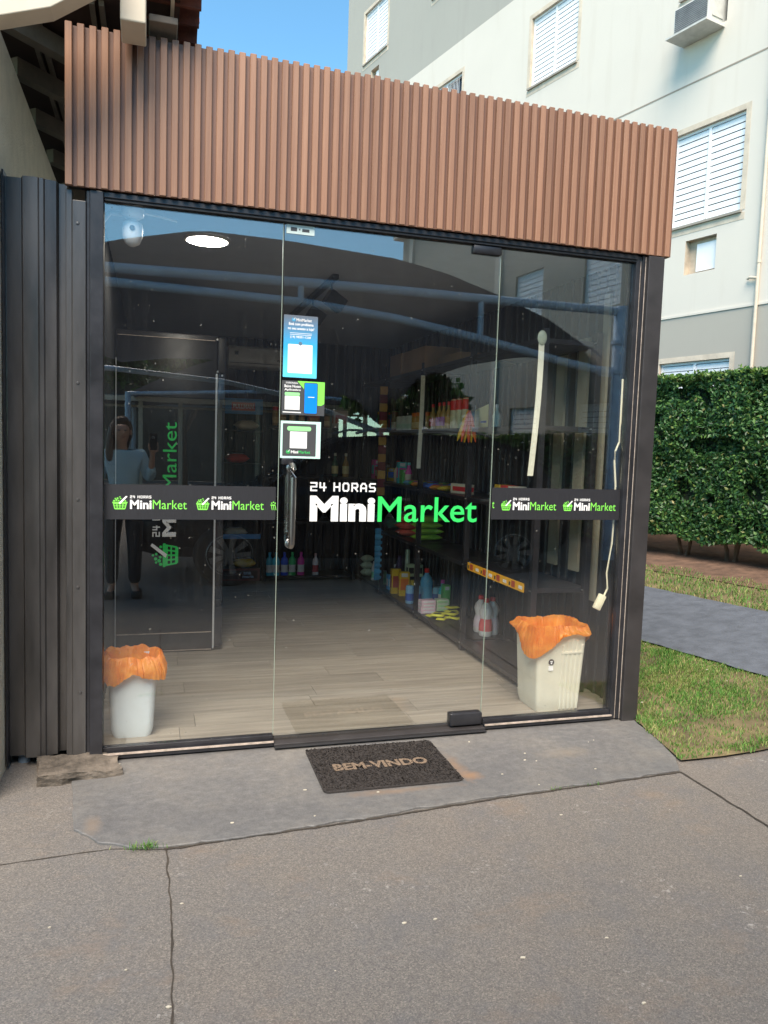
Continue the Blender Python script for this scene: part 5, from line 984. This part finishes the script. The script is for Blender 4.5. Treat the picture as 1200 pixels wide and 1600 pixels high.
def hedge(name, label, loc, rz, L, D, z0, z1, n, size, seed, trunks):
    t = thing(name, label, 'hedge', loc, rz)
    def f(x, z, side): return 0.10 * noise.noise((x * 1.7 + seed, z * 1.7, side)) + 0.05 * noise.noise((x * 5 + seed, z * 5, side))
    def bot(x): return z0 + 0.10 * noise.noise((x * 1.4 + seed, 3, 3)) + 0.09 * noise.noise((x * 4 + seed, 5, 3))
    def top(x): return z1 + 0.03 * noise.noise((x * 2.2 + seed, 7, 3)) + 0.025 * noise.noise((x * 7, 1, seed))
    def samp():
        x = random.uniform(-L / 2, L / 2); u = random.random()
        if u < .74:
            z = random.uniform(bot(x), top(x)); dd = abs(random.gauss(0, .07)); y = -D / 2 + dd + f(x, z, 1)
            if noise.noise((x * 3.4, z * 3.4, 11 + seed)) < -.34 and dd < .10: y += .12
            return Vector((x, y, z)), Vector((0, -1, .25))
        if u < .93: return Vector((x, random.uniform(-D / 2, D / 2), top(x) - abs(random.gauss(0, .05)) + .04)), Vector((0, 0, 1))
        return Vector((x, random.uniform(-D / 2, D / 2), bot(x) + abs(random.gauss(0, .06)))), Vector((0, -.5, -.6))
    leafmesh('foliage', *leaves(n, samp, size, .8), M['leaf'], t)
    def sunlit_young():  # lighter leaves on top: new growth, plus the sunlit top put into colour
        x = random.uniform(-L / 2, L / 2)
        if random.random() < .88: return Vector((x, random.uniform(-D / 2 - .02, D / 2), top(x) + random.choice((random.uniform(-.06, .05), random.uniform(-.02, .13) * max(0, noise.noise((x * 9, 2, seed))) * 2)))), Vector((0, -.4, 1))
        cx, cz = random.choice(((2.2, z0 + .55), (1.1, z0 + .9), (-1.3, z0 + .4), (2.7, z0 + .35), (1.6, z0 + 1.3)))
        if random.random() < .6: return None; return Vector((cx + random.gauss(0, .14), -D / 2 - .05 + random.gauss(0, .03), cz + random.gauss(0, .11))), Vector((0, -1, .5))
    leafmesh('sunlit_young_shoots', *leaves(int(n * .10), sunlit_young, size, .3), M['sunlit_newleaf'], t)
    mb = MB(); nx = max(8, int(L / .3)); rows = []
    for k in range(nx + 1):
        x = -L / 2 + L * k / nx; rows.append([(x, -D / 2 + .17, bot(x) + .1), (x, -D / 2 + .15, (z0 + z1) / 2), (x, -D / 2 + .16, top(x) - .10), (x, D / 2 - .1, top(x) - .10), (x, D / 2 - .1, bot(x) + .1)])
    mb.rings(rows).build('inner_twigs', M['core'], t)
    for x in trunks:
        for k in range(3):
            dx = random.uniform(-.09, .09); MB().tube([(x + dx * .5, random.uniform(-.05, .05), -.1), (x + dx, 0, .15), (x + dx * 2.2, -.05 + random.uniform(-.05, .05), z0 + .25)], [.030, .022, .016], 7).build('stem', M['bark'], t, True)
    return t
hp = Vector((5.98, 3.10, 0)); hz = gz(6.05, 3.1)
hedge('clipped_hedge', 'tall clipped dark green hedge in front of the apartment block', (hp.x + wd.x * 1.5 + .30, hp.y + wd.y * 1.5, hz - .02), math.atan2(-wd.y, -wd.x), 7.6, 0.62, 0.27, 2.10, 125000, 0.0245, 2.0, [2.35, 1.25, 0.6, -.5, -1.6, -2.7])

def tree(name, label, loc, trunk_h, crown, n, size, limbs=6):
    t = thing(name, label, 'tree', loc); cx, cz, rx, rz_ = crown
    MB().tube([(0, 0, -.1), (.03, .02, trunk_h * .5), (cx * .6, .05, trunk_h), (cx, 0, cz)], [.13, .10, .08, .03], 9).build('trunk', M['bark'], t, True)
    cl = []
    for k in range(limbs * 3):
        d = Vector((random.gauss(0, 1), random.gauss(0, 1), random.gauss(0, .8))).normalized() * random.uniform(.45, .95); c = Vector((cx + d.x * rx, d.y * rx, cz + d.z * rz_)); cl.append((c, random.uniform(.22, .42) * rx))
        if k < limbs: MB().tube([(cx * .6, .05, trunk_h), (cx * .6 + (c.x - cx * .6) * .5, c.y * .45, trunk_h + (c.z - trunk_h) * .6), tuple(c)], [.05, .03, .012], 6).build('limb', M['bark'], t, True)
    def samp():
        c, r = random.choice(cl); d = Vector((random.gauss(0, 1), random.gauss(0, 1), random.gauss(0, .8))).normalized(); return c + d * r * random.random() ** .45, d
    leafmesh('crown', *leaves(n, samp, size, .5), M['leaf'], t); return t
tree('shade_tree', 'leafy tree far behind the photographer, mirrored at the left pane', (-1.6, -17.5, 0), 2.4, (0, 4.0, 1.7, 1.5), 5200, .12)
tree('shade_tree', 'dense low filler tree added between the two carports, mirrored over the cooler', (0.9, -20.8, 0), 1.6, (0, 3.9, 2.3, 1.5), 6500, .16)  # added tree, blocks the pale sky gap reflected in the glass
tree('small_tree', 'small multi branched tree mirrored behind the bottle shelf', (4.7, -11.5, 0), 1.5, (0.3, 2.55, 1.15, .65), 2600, .12, 8)
tree('shade_tree', 'second leafy tree beyond the carport, mirrored in the left pane', (-3.4, -21, 0), 2.6, (0, 4.6, 2.0, 1.7), 4200, .14)

# ------------------------------------------------------------------ things behind the camera, seen in the glass
# carport with arched fabric
P_ = thing('carport', 'steel blue arched carport with dark grey fabric canopy', 'carport', (5.73, -5.0, -0.336)); P_.scale = (1.224,) * 3
MB().lathe([(.085, -.05), (.085, 3.02), (.08, 3.03)], 20).build('post', M['steelblue'], P_, True); MB().box(-.2, .2, -.2, .2, .262, .285).build('base_plate', M['steelblue'], P_)
def loc_(p): return (p[0] - 4.68, p[1] + 3.4, p[2])
MB().tube([loc_(p) for p in [(4.66, -3.4, 2.98), (3.0, -3.4, 2.985), (1.3, -3.4, 2.98), (-.4, -3.4, 2.96), (-2.6, -3.4, 2.90)]], .045, 12).build('top_chord', M['steelblue'], P_, True)
MB().tube([loc_(p) for p in [(4.5, -3.4, 2.36), (4.0, -3.4, 2.43), (3.09, -3.4, 2.59), (2.2, -3.4, 2.72), (1.29, -3.4, 2.80), (-.4, -3.4, 2.84), (-2.6, -3.4, 2.82)]], .042, 12).build('bottom_chord', M['steelblue'], P_, True)
for x, a in ((3.08, 2.62), (1.29, 2.83)): MB().tube([loc_((x, -3.4, a)), loc_((x, -3.4, 2.96))], .03, 10).build('strut', M['steelblue'], P_, True)
for z in (2.36, 2.66): MB().lathe([(.1, z - .02), (.1, z + .02)], 20).build('clamp', M['steelblue'], P_)
MB().box(-.24, -.08, -.012, .012, 2.31, 2.41).build('bracket', M['steelblue'], P_)
def resamp(pts, n):
    d = [0]
    for a, b in zip(pts[:-1], pts[1:]): d.append(d[-1] + math.dist(a, b))
    out = []; j = 0
    for k in range(n):
        q = d[-1] * k / (n - 1)
        while j < len(pts) - 2 and d[j + 1] < q: j += 1
        f = (q - d[j]) / (d[j + 1] - d[j]); out.append((pts[j][0] + (pts[j + 1][0] - pts[j][0]) * f, pts[j][1] + (pts[j + 1][1] - pts[j][1]) * f))
    return out
fr = resamp([(-2.6, 2.35), (-1.5, 2.8), (-.4, 3.18), (.37, 3.35), (1.11, 3.35), (2.2, 3.29), (2.72, 3.2), (3.27, 3.04), (3.85, 2.84), (4.5, 2.48)], 40)
bk = resamp([(-.45, 2.62), (0.2, 2.72), (.9, 2.74), (1.7, 2.68), (2.6, 2.48), (3.2, 2.15), (3.55, 1.8), (3.75, 2.2), (4.2, 2.6), (5.0, 2.9), (6, 3.1), (7.2, 3.12)], 40)
rows = []
for j in range(15):
    v = j / 14; rows.append([(a[0] * (1 - v) + b[0] * v - 4.68, -5.0 * v - .02, a[1] * (1 - v) + b[1] * v + .16 * math.sin(PI * v)) for a, b in zip(fr, bk)])
rows2 = [[(x, y, z - .006) for x, y, z in r] for r in rows]
mb = MB(); n = 40
mb.add([p for r in rows for p in r], [(j * n + i, j * n + i + 1, (j + 1) * n + i + 1, (j + 1) * n + i) for j in range(14) for i in range(n - 1)])
mb.build('canopy', M['fabric'], P_, True, fix=False)
MB().tube([loc_(p) for p in [(-2.4, -8.4, 2.5), (-.6, -8.4, 2.52), (1.0, -8.4, 2.42), (2.0, -8.4, 2.25), (3.5, -8.4, 1.75)]], .04, 10).build('rear_tube', M['steelblue'], P_, True)
for x in (-2.4, 3.55): MB().tube([loc_((x, -8.4, -.02)), loc_((x, -8.4, 2.5 if x < 0 else 1.8))], .06, 12).build('rear_post', M['steelblue'], P_, True)
MB().tube([loc_((-2.6, -3.4, -.02)), loc_((-2.6, -3.4, 2.95))], .07, 12).build('post', M['steelblue'], P_, True)

def rear_carport():
    t = thing('carport', 'farther dark grey arched carport mirrored above the parking shelter', 'carport', (2.4, -13.0, 0))
    n = 30; rows = []
    for j in range(9):
        v = j / 8; rows.append([(-2.85 + 5.7 * i / (n - 1), -5.0 * v, (2.45 + .95 * math.sin(PI * i / (n - 1))) * (1 - v) + (2.3 + .35 * math.sin(PI * i / (n - 1))) * v + .12 * math.sin(PI * v)) for i in range(n)])
    mb = MB(); mb.add([p for r_ in rows for p in r_], [(j * n + i, j * n + i + 1, (j + 1) * n + i + 1, (j + 1) * n + i) for j in range(8) for i in range(n - 1)]); mb.build('canopy', M['fabric'], t, True, fix=False)
    for y in (0, -5):
        MB().tube([(-2.9, y, 2.42), (0, y, 2.6 if y == 0 else 2.45), (2.9, y, 2.42)], .04, 10).build('beam', M['steelblue'], t, True)
        for x in (-2.9, 2.9): MB().tube([(x, y, -.02), (x, y, 2.45)], .06, 12).build('post', M['steelblue'], t, True)
rear_carport()
# black car
CAR = thing('parked_car', 'black sport utility car parked under the carport, mirrored in the glass', 'car', (2.42, -5.35, -0.018)); CAR.scale = (1.13, 1.0, 1.0)
prof_lo = [(-2.28, .42), (-2.30, .62), (-2.20, .86), (-1.85, .98), (-1.15, 1.06), (1.9, 1.08), (2.18, 1.02), (2.24, .72), (2.22, .42)]
def car_ring(x):
    pass
lo = [(-2.28, .40, .62, .55), (-2.24, .34, .84, .70), (-2.05, .30, .93, .82), (-1.5, .28, 1.00, .90), (-.95, .27, 1.06, .92), (0, .26, 1.08, .93), (1.0, .27, 1.08, .93), (1.7, .29, 1.07, .91), (2.08, .33, 1.03, .84), (2.2, .4, .92, .74)]
rings = []
for x, zb, zt, w in lo:
    rings.append([(x, -w * .86, zb), (x, -w, zb + .12), (x, -w * 1.01, (zb + zt) / 2), (x, -w * .985, zt - .08), (x, -w * .90, zt), (x, w * .90, zt), (x, w * .985, zt - .08), (x, w * 1.01, (zb + zt) / 2), (x, w, zb + .12), (x, w * .86, zb)])
MB().rings(rings).build('body', M['carpaint'], CAR, True)
cab = [(-1.05, 1.05, 1.06, .80), (-.45, 1.04, 1.52, .72), (-.2, 1.04, 1.62, .70), (.6, 1.04, 1.68, .69), (1.3, 1.04, 1.64, .69), (1.75, 1.04, 1.50, .68), (2.0, 1.04, 1.08, .76)]
rings = [[(x, -.84, zb), (x, -w - .02, zt - .05 if zt > 1.1 else zt), (x, -w + .08, zt), (x, w - .08, zt), (x, w + .02, zt - .05 if zt > 1.1 else zt), (x, .84, zb)] for x, zb, zt, w in cab]
MB().rings(rings).build('cabin', M['carpaint'], CAR, True)
for s_ in (-1, 1):
    for q in ([(-.72, 1.12), (-.36, 1.46), (.18, 1.56), (.22, 1.12)], [(.28, 1.12), (.26, 1.56), (1.0, 1.56), (1.12, 1.12)], [(1.2, 1.14), (1.1, 1.54), (1.5, 1.48), (1.7, 1.16)]):
        v = []
        for x, z in q: y = -(.84 - (.84 - .715) * (z - 1.04) / .55) * 1; v.append((x, s_ * -(y) * 1 + s_ * .004, z))
        mb = MB(); mb.add(v, [(0, 1, 2, 3)]); mb.build('side_window', M['carglass'], CAR)
    MB().box(-.62, -.46, s_ * .92 - (.0 if s_ > 0 else .16), s_ * .92 + (.16 if s_ > 0 else 0), 1.08, 1.22).build('mirror', M['carpaint'], CAR, True, .03)
    MB().box(-2.24, -2.06, s_ * .62 - .16, s_ * .62 + .16, .70, .82).build('headlight', M['lamp'], CAR, True, .03); MB().box(2.10, 2.22, s_ * .68 - .10, s_ * .68 + .10, .72, .95).build('tail_light', M['red'], CAR, True, .02)
    MB().tube([(-.2, s_ * .62, 1.66), (0, s_ * .62, 1.72), (1.1, s_ * .62, 1.72), (1.3, s_ * .62, 1.66)], .014, 8).build('roof_rail', M['rim'], CAR, True)
    for z_, x_ in ((.93, .12), (.93, 1.05)): MB().box(x_, x_ + .18, s_ * .945 - .015, s_ * .945 + .015, z_, z_ + .03).build('door_handle', M['chrome'], CAR, True, .006)
mb = MB(); mb.add([(-1.04, -.74, 1.075), (-1.04, .74, 1.075), (-.47, .66, 1.52), (-.47, -.66, 1.52)], [(0, 1, 2, 3)]); [None for _ in ()]
mb.v = [(x - .012, y, z + .012) for x, y, z in mb.v]; mb.build('windscreen', M['carglass'], CAR)
for y0 in (-.5, .1): MB().tube([(-1.07, y0, 1.10), (-.75, y0 + .45, 1.34)], .008, 6).build('wiper', M['blackm'], CAR)
MB().box(-2.31, -2.25, -.5, .5, .50, .66).build('front_grille', M['blackm'], CAR, True, .02); MB().box(-2.315, -2.295, -.22, .22, .44, .5).build('number_plate', M['white'], CAR)
for x in (-1.45, 1.45):
    for s_ in (-1, 1):
        o = MB().lathe([(.20, -.10), (.30, -.105), (.335, -.08), (.335, .08), (.30, .105), (.20, .10)], 28, cap=False).build('wheel', M['tyre'], CAR, True, loc=(x, s_ * .84, .335), rot=(PI / 2, 0, 0))
        mb = MB(); mb.lathe([(.21, .07), (.225, .10), (.215, .105), (.20, .08)], 28, cap=False); mb.lathe([(.0, .09), (.05, .095), (.05, .07)], 12)
        for k in range(9):
            a = 2 * PI * k / 9; c, s2 = math.cos(a), math.sin(a); mb.add([(c * .04 - s2 * .018, s2 * .04 + c * .018, .088), (c * .04 + s2 * .018, s2 * .04 - c * .018, .088), (c * .21 + s2 * .035, s2 * .21 - c * .035, .094), (c * .21 - s2 * .035, s2 * .21 + c * .035, .094)], [(0, 1, 2, 3)])
        r_ = mb.build('rim', M['rim'], o, True); 
        if s_ > 0: r_.rotation_euler = (PI, 0, 0)

# person with phone
def skin(name, nodes_, edges, m, parent, sub=2, root=0):
    keys = list(nodes_); idx = {k: i for i, k in enumerate(keys)}
    me = bpy.data.meshes.new(name); me.from_pydata([nodes_[k][0] for k in keys], [(idx[a], idx[b]) for a, b in edges], [])
    ob = bpy.data.objects.new(name, me); COL.objects.link(ob)
    ob.modifiers.new('s', 'SKIN'); sv = me.skin_vertices[0].data
    for k in keys:
        r = nodes_[k][1]; sv[idx[k]].radius = r if hasattr(r, '__len__') else (r, r); sv[idx[k]].use_root = (idx[k] == root)
    sb = ob.modifiers.new('d', 'SUBSURF'); sb.levels = sub; sb.render_levels = sub
    dg = bpy.context.evaluated_depsgraph_get(); dg.update()
    m2 = bpy.data.meshes.new_from_object(ob.evaluated_get(dg)); m2.name = name; bpy.data.objects.remove(ob)
    m2.shade_smooth(); m2.materials.clear(); m2.materials.append(m); return link(name, m2, parent)
PE = thing('person', 'person with long dark hair, pale blue shirt and dark trousers holding up a phone', 'person', (-0.26, -4.02, -0.018))
nd = {'pel': ((0, 0, .93), (.14, .10)), 'waist': ((0, .01, 1.08), (.115, .085)), 'chest': ((-.01, .015, 1.26), (.135, .095)), 'neckb': ((-.02, .02, 1.40), (.055, .055)), 'neck': ((-.025, .04, 1.455), (.046, .046)), 'jaw': ((-.02, .075, 1.515), (.058, .062)), 'head': ((-.02, .07, 1.585), (.072, .082)), 'crown': ((-.02, .06, 1.655), (.052, .062)),
      'shR': ((.155, .02, 1.355), .055), 'elR': ((.235, .02, 1.13), .038), 'wrR': ((.255, .185, 1.36), .025), 'haR': ((.258, .215, 1.415), (.034, .018)),
      'shL': ((-.175, .01, 1.345), .055), 'elL': ((-.25, -.02, 1.08), .038), 'wrL': ((-.17, .16, .98), .025), 'haL': ((-.12, .2, .975), (.03, .02)),
      'hiR': ((.09, 0, .86), .088), 'knR': ((.10, .02, .48), .058), 'anR': ((.10, -.02, .09), .038), 'toR': ((.12, .14, .04), (.04, .03)), 'hiL': ((-.09, 0, .86), .088), 'knL': ((-.11, .02, .48), .058), 'anL': ((-.11, -.02, .09), .038), 'toL': ((-.13, .14, .04), (.04, .03))}
ed = [('pel', 'waist'), ('waist', 'chest'), ('chest', 'neckb'), ('neckb', 'neck'), ('neck', 'jaw'), ('jaw', 'head'), ('head', 'crown'), ('chest', 'shR'), ('shR', 'elR'), ('elR', 'wrR'), ('wrR', 'haR'), ('chest', 'shL'), ('shL', 'elL'), ('elL', 'wrL'), ('wrL', 'haL'), ('pel', 'hiR'), ('hiR', 'knR'), ('knR', 'anR'), ('anR', 'toR'), ('pel', 'hiL'), ('hiL', 'knL'), ('knL', 'anL'), ('anL', 'toL')]
for k, (fx, fz, l) in enumerate(((-.026, .03, .05), (-.012, .045, .055), (.004, .05, .055), (.02, .042, .048))):     # fingers close behind and round the phone edge
    nd['fa%d' % k] = ((.268 + .012, .222 - .004 * k, 1.405 + .021 * k), .0095); nd['fb%d' % k] = ((.305, .238, 1.412 + .022 * k), .0085); nd['fc%d' % k] = ((.298, .262, 1.416 + .022 * k), .0075); ed += [('haR', 'fa%d' % k), ('fa%d' % k, 'fb%d' % k), ('fb%d' % k, 'fc%d' % k)]
nd['ta'] = ((.235, .232, 1.41), .011); nd['tb'] = ((.222, .245, 1.445), .010); nd['tc'] = ((.222, .262, 1.475), .008); ed += [('haR', 'ta'), ('ta', 'tb'), ('tb', 'tc')]
for k in range(4):
    nd['la%d' % k] = ((-.095 + .006 * k, .225 - .016 * k, .965 - .004 * k), .0095); nd['lb%d' % k] = ((-.065 + .006 * k, .232 - .02 * k, .945), .0085); nd['lc%d' % k] = ((-.055 + .004 * k, .215 - .02 * k, .925), .0075); ed += [('haL', 'la%d' % k), ('la%d' % k, 'lb%d' % k), ('lb%d' % k, 'lc%d' % k)]
nd['lt'] = ((-.10, .225, .995), .010); nd['lu'] = ((-.075, .245, .995), .008); ed += [('haL', 'lt'), ('lt', 'lu')]
body = skin('body', nd, ed, M['skin'], PE)
for nm, ctr, sz, m in (('nose', (.0, .158, 1.565), (.011, .016, .02), M['skin']), ('ear', (.058, .065, 1.57), (.01, .016, .026), M['skin']), ('ear', (-.098, .065, 1.57), (.01, .016, .026), M['skin']), ('eye', (.012, .139, 1.59), (.012, .008, .007), M['ink']), ('eye', (-.045, .142, 1.59), (.012, .008, .007), M['ink']), ('mouth', (-.012, .142, 1.525), (.02, .008, .005), mat('lips', (.35, .12, .10), .4, 0, .05))):
    MB().lathe([(.001, -1), (.5, -.85), (.87, -.5), (1, 0), (.87, .5), (.5, .85), (.001, 1)], 12).build(nm, m, PE, True, loc=ctr).scale = sz
sh = {k: (nd[k][0], tuple((q + .022) for q in (nd[k][1] if hasattr(nd[k][1], '__len__') else (nd[k][1],) * 2))) for k in ('pel', 'waist', 'chest', 'shR', 'elR', 'shL', 'elL')}
sh['neckb'] = ((-.02, .02, 1.385), (.07, .07)); sh['cuffR'] = ((.247, .12, 1.265), .045); sh['cuffL'] = ((-.20, .09, 1.02), .045)
skin('shirt', sh, [('pel', 'waist'), ('waist', 'chest'), ('chest', 'neckb'), ('chest', 'shR'), ('shR', 'elR'), ('elR', 'cuffR'), ('chest', 'shL'), ('shL', 'elL'), ('elL', 'cuffL')], M['shirt'], PE)
tr = {k: (nd[k][0], tuple((q + .016) for q in (nd[k][1] if hasattr(nd[k][1], '__len__') else (nd[k][1],) * 2))) for k in ('pel', 'hiR', 'knR', 'hiL', 'knL')}; tr['anR'] = ((.10, -.02, .11), .06); tr['anL'] = ((-.11, -.02, .11), .06)
skin('trousers', tr, [('pel', 'hiR'), ('hiR', 'knR'), ('knR', 'anR'), ('pel', 'hiL'), ('hiL', 'knL'), ('knL', 'anL')], M['trousers'], PE)
skin('hair', {'f': ((-.02, .085, 1.672), (.064, .045)), 'a': ((-.02, .03, 1.68), (.080, .062)), 'b': ((-.03, -.03, 1.60), (.088, .07)), 'c': ((-.04, -.055, 1.48), (.095, .055)), 'd': ((-.05, -.07, 1.33), (.085, .04)), 'l': ((-.105, .06, 1.58), (.032, .06)), 'l2': ((-.125, .07, 1.42), (.04, .05)), 'l3': ((-.12, .08, 1.28), (.035, .03)), 'r': ((.066, .03, 1.58), (.026, .05))}, [('b', 'a'), ('a', 'f'), ('b', 'c'), ('c', 'd'), ('b', 'l'), ('l', 'l2'), ('l2', 'l3'), ('b', 'r')], M['hair'], PE)
for s_, x in ((1, .12), (-1, -.13)): MB().prism(rrect(x - .05, x + .05, -.08, .19, .045), (0, .07), 'z').build('shoe', M['blackm'], PE, True, .02)
t = thing('phone', 'black smartphone held upright in the raised hand', 'phone', (0.0, -3.778, 1.398))
MB().prism(rrect(-.037, .037, 0, .155, .012), (-.004, .004), 'y').build('case', M['phone'], t, True, .002); MB().disc((-.0, .0045, .115), .015, 24, 'y', .001).build('lens_ring', mat('ring', (.25, .25, .26), .3, .5, .1), t); MB().disc((0, .006, .115), .009, 20, 'y', .0008).build('lens', M['ink'], t)

# opposite apartment block with hedge, boundary wall, shelter
e2 = Vector((-0.1, -1.0, 0)).normalized()
O = thing('opposite_block', 'grey and cream apartment block facing the shop, mirrored in the right panes', 'building', (8.35, -5.2, 0), math.atan2(e2.y, e2.x))
# local x runs away from the shop along the wall, y to the +x side? keep wall at y=0 with depth on the far side
sgn = 1 if (Matrix.Rotation(O.rotation_euler.z, 3, 'Z') @ Vector((0, 1, 0))).x > 0 else -1
W2 = [(xx, xx + 1.1, z, z + 1.15) for xx in (0.9, 3.4, 5.9, 8.4, 10.9) for z in (1.3, 4.2)]
for z0, z1, m, nm in ((0.0, 3.1, 'wall_band', 'base_wall'), (3.1, 7.6, 'wall_grey', 'upper_wall')):
    mb, rv = wall_holes(-5.0, 13.3, z0, z1, [h for h in W2 if h[2] >= z0 and h[3] <= z1], 0.0, .1 * sgn); mb.build(nm, M[m], O, fix=False)
MB().box(-4.99, 13.28, min(.2 * sgn, 7 * sgn), max(.2 * sgn, 7 * sgn), 0, 7.58).build('block_core', M['wall_grey'], O)
MB().box(-5.1, 13.5, min(-.25 * sgn, 7 * sgn), max(-.25 * sgn, 7 * sgn), 7.605, 7.85).build('roof_slab', M['wall_mint'], O)
for x in (2.7, 7.7, 12.6): MB().box(x - .12, x + .12, min(-.06 * sgn, -.001 * sgn), max(-.06 * sgn, -.001 * sgn), 0, 7.6).build('pilaster', M['wall_mint'], O)
for a, b, c, d in W2:
    y0, y1 = sorted((.05 * sgn, .09 * sgn)); w = MB().box(a + .002, a + .05, y0, y1, c, d).box(b - .05, b - .002, y0, y1, c, d).box(a + .05, b - .05, y0, y1, d - .05, d).box(a + .05, b - .05, y0, y1, c, c + .05).build('window', M['shutter'], O)
    reveal((a, b, c, d), .1 * sgn, w); mb = MB(); hh = (d - c - .1) / 10
    for k in range(10): y2, y3 = sorted((.055 * sgn, .085 * sgn)); mb.box(a + .05, b - .05, y2, y3, c + .05 + hh * k + .012, c + .05 + hh * (k + 1))
    mb.build('shutter', M['shutter'], w); y4, y5 = sorted((.092 * sgn, .098 * sgn)); MB().box(a + .05, b - .05, y4, y5, c + .05, d - .05).build('backing', M['win'], w)
hedge('far_hedge', 'clipped hedge before the opposite block, mirrored in the glass', (7.05, -12.0, 0), math.atan2(-e2.y, -e2.x) + PI, 11.0, .7, .1, 1.75, 14000, .075, 5.0, [])
BW = tag(MB().box(-14, 7.0, -26.2, -26, 0, 3.9).build('boundary_wall', mat('dark_render', (0.10, 0.085, 0.07), 0.9, 0, 0.2, 2)), 'long low rendered boundary wall far behind the photographer', 'wall')
SHL = thing('parking_shelter', 'low parking shelter with cream columns mirrored above the car', 'shelter', (1.0, -17.5, 0))
MB().box(-2.4, 4.6, -1.6, 1.6, 2.45, 2.55).build('roof', M['fabric'], SHL); MB().box(-2.45, 4.65, 1.601, 1.66, 2.40, 2.52).build('roof_edge', M['beam'], SHL); MB().box(-2.45, 4.65, .3, .36, 2.30, 2.36).build('roof_edge', M['beam'], SHL)
for k in range(8): MB().box(-2.3 + .95 * k, -2.2 + .95 * k, 1.3, 1.4, -.02, 2.449).build('column', M['beam'], SHL)
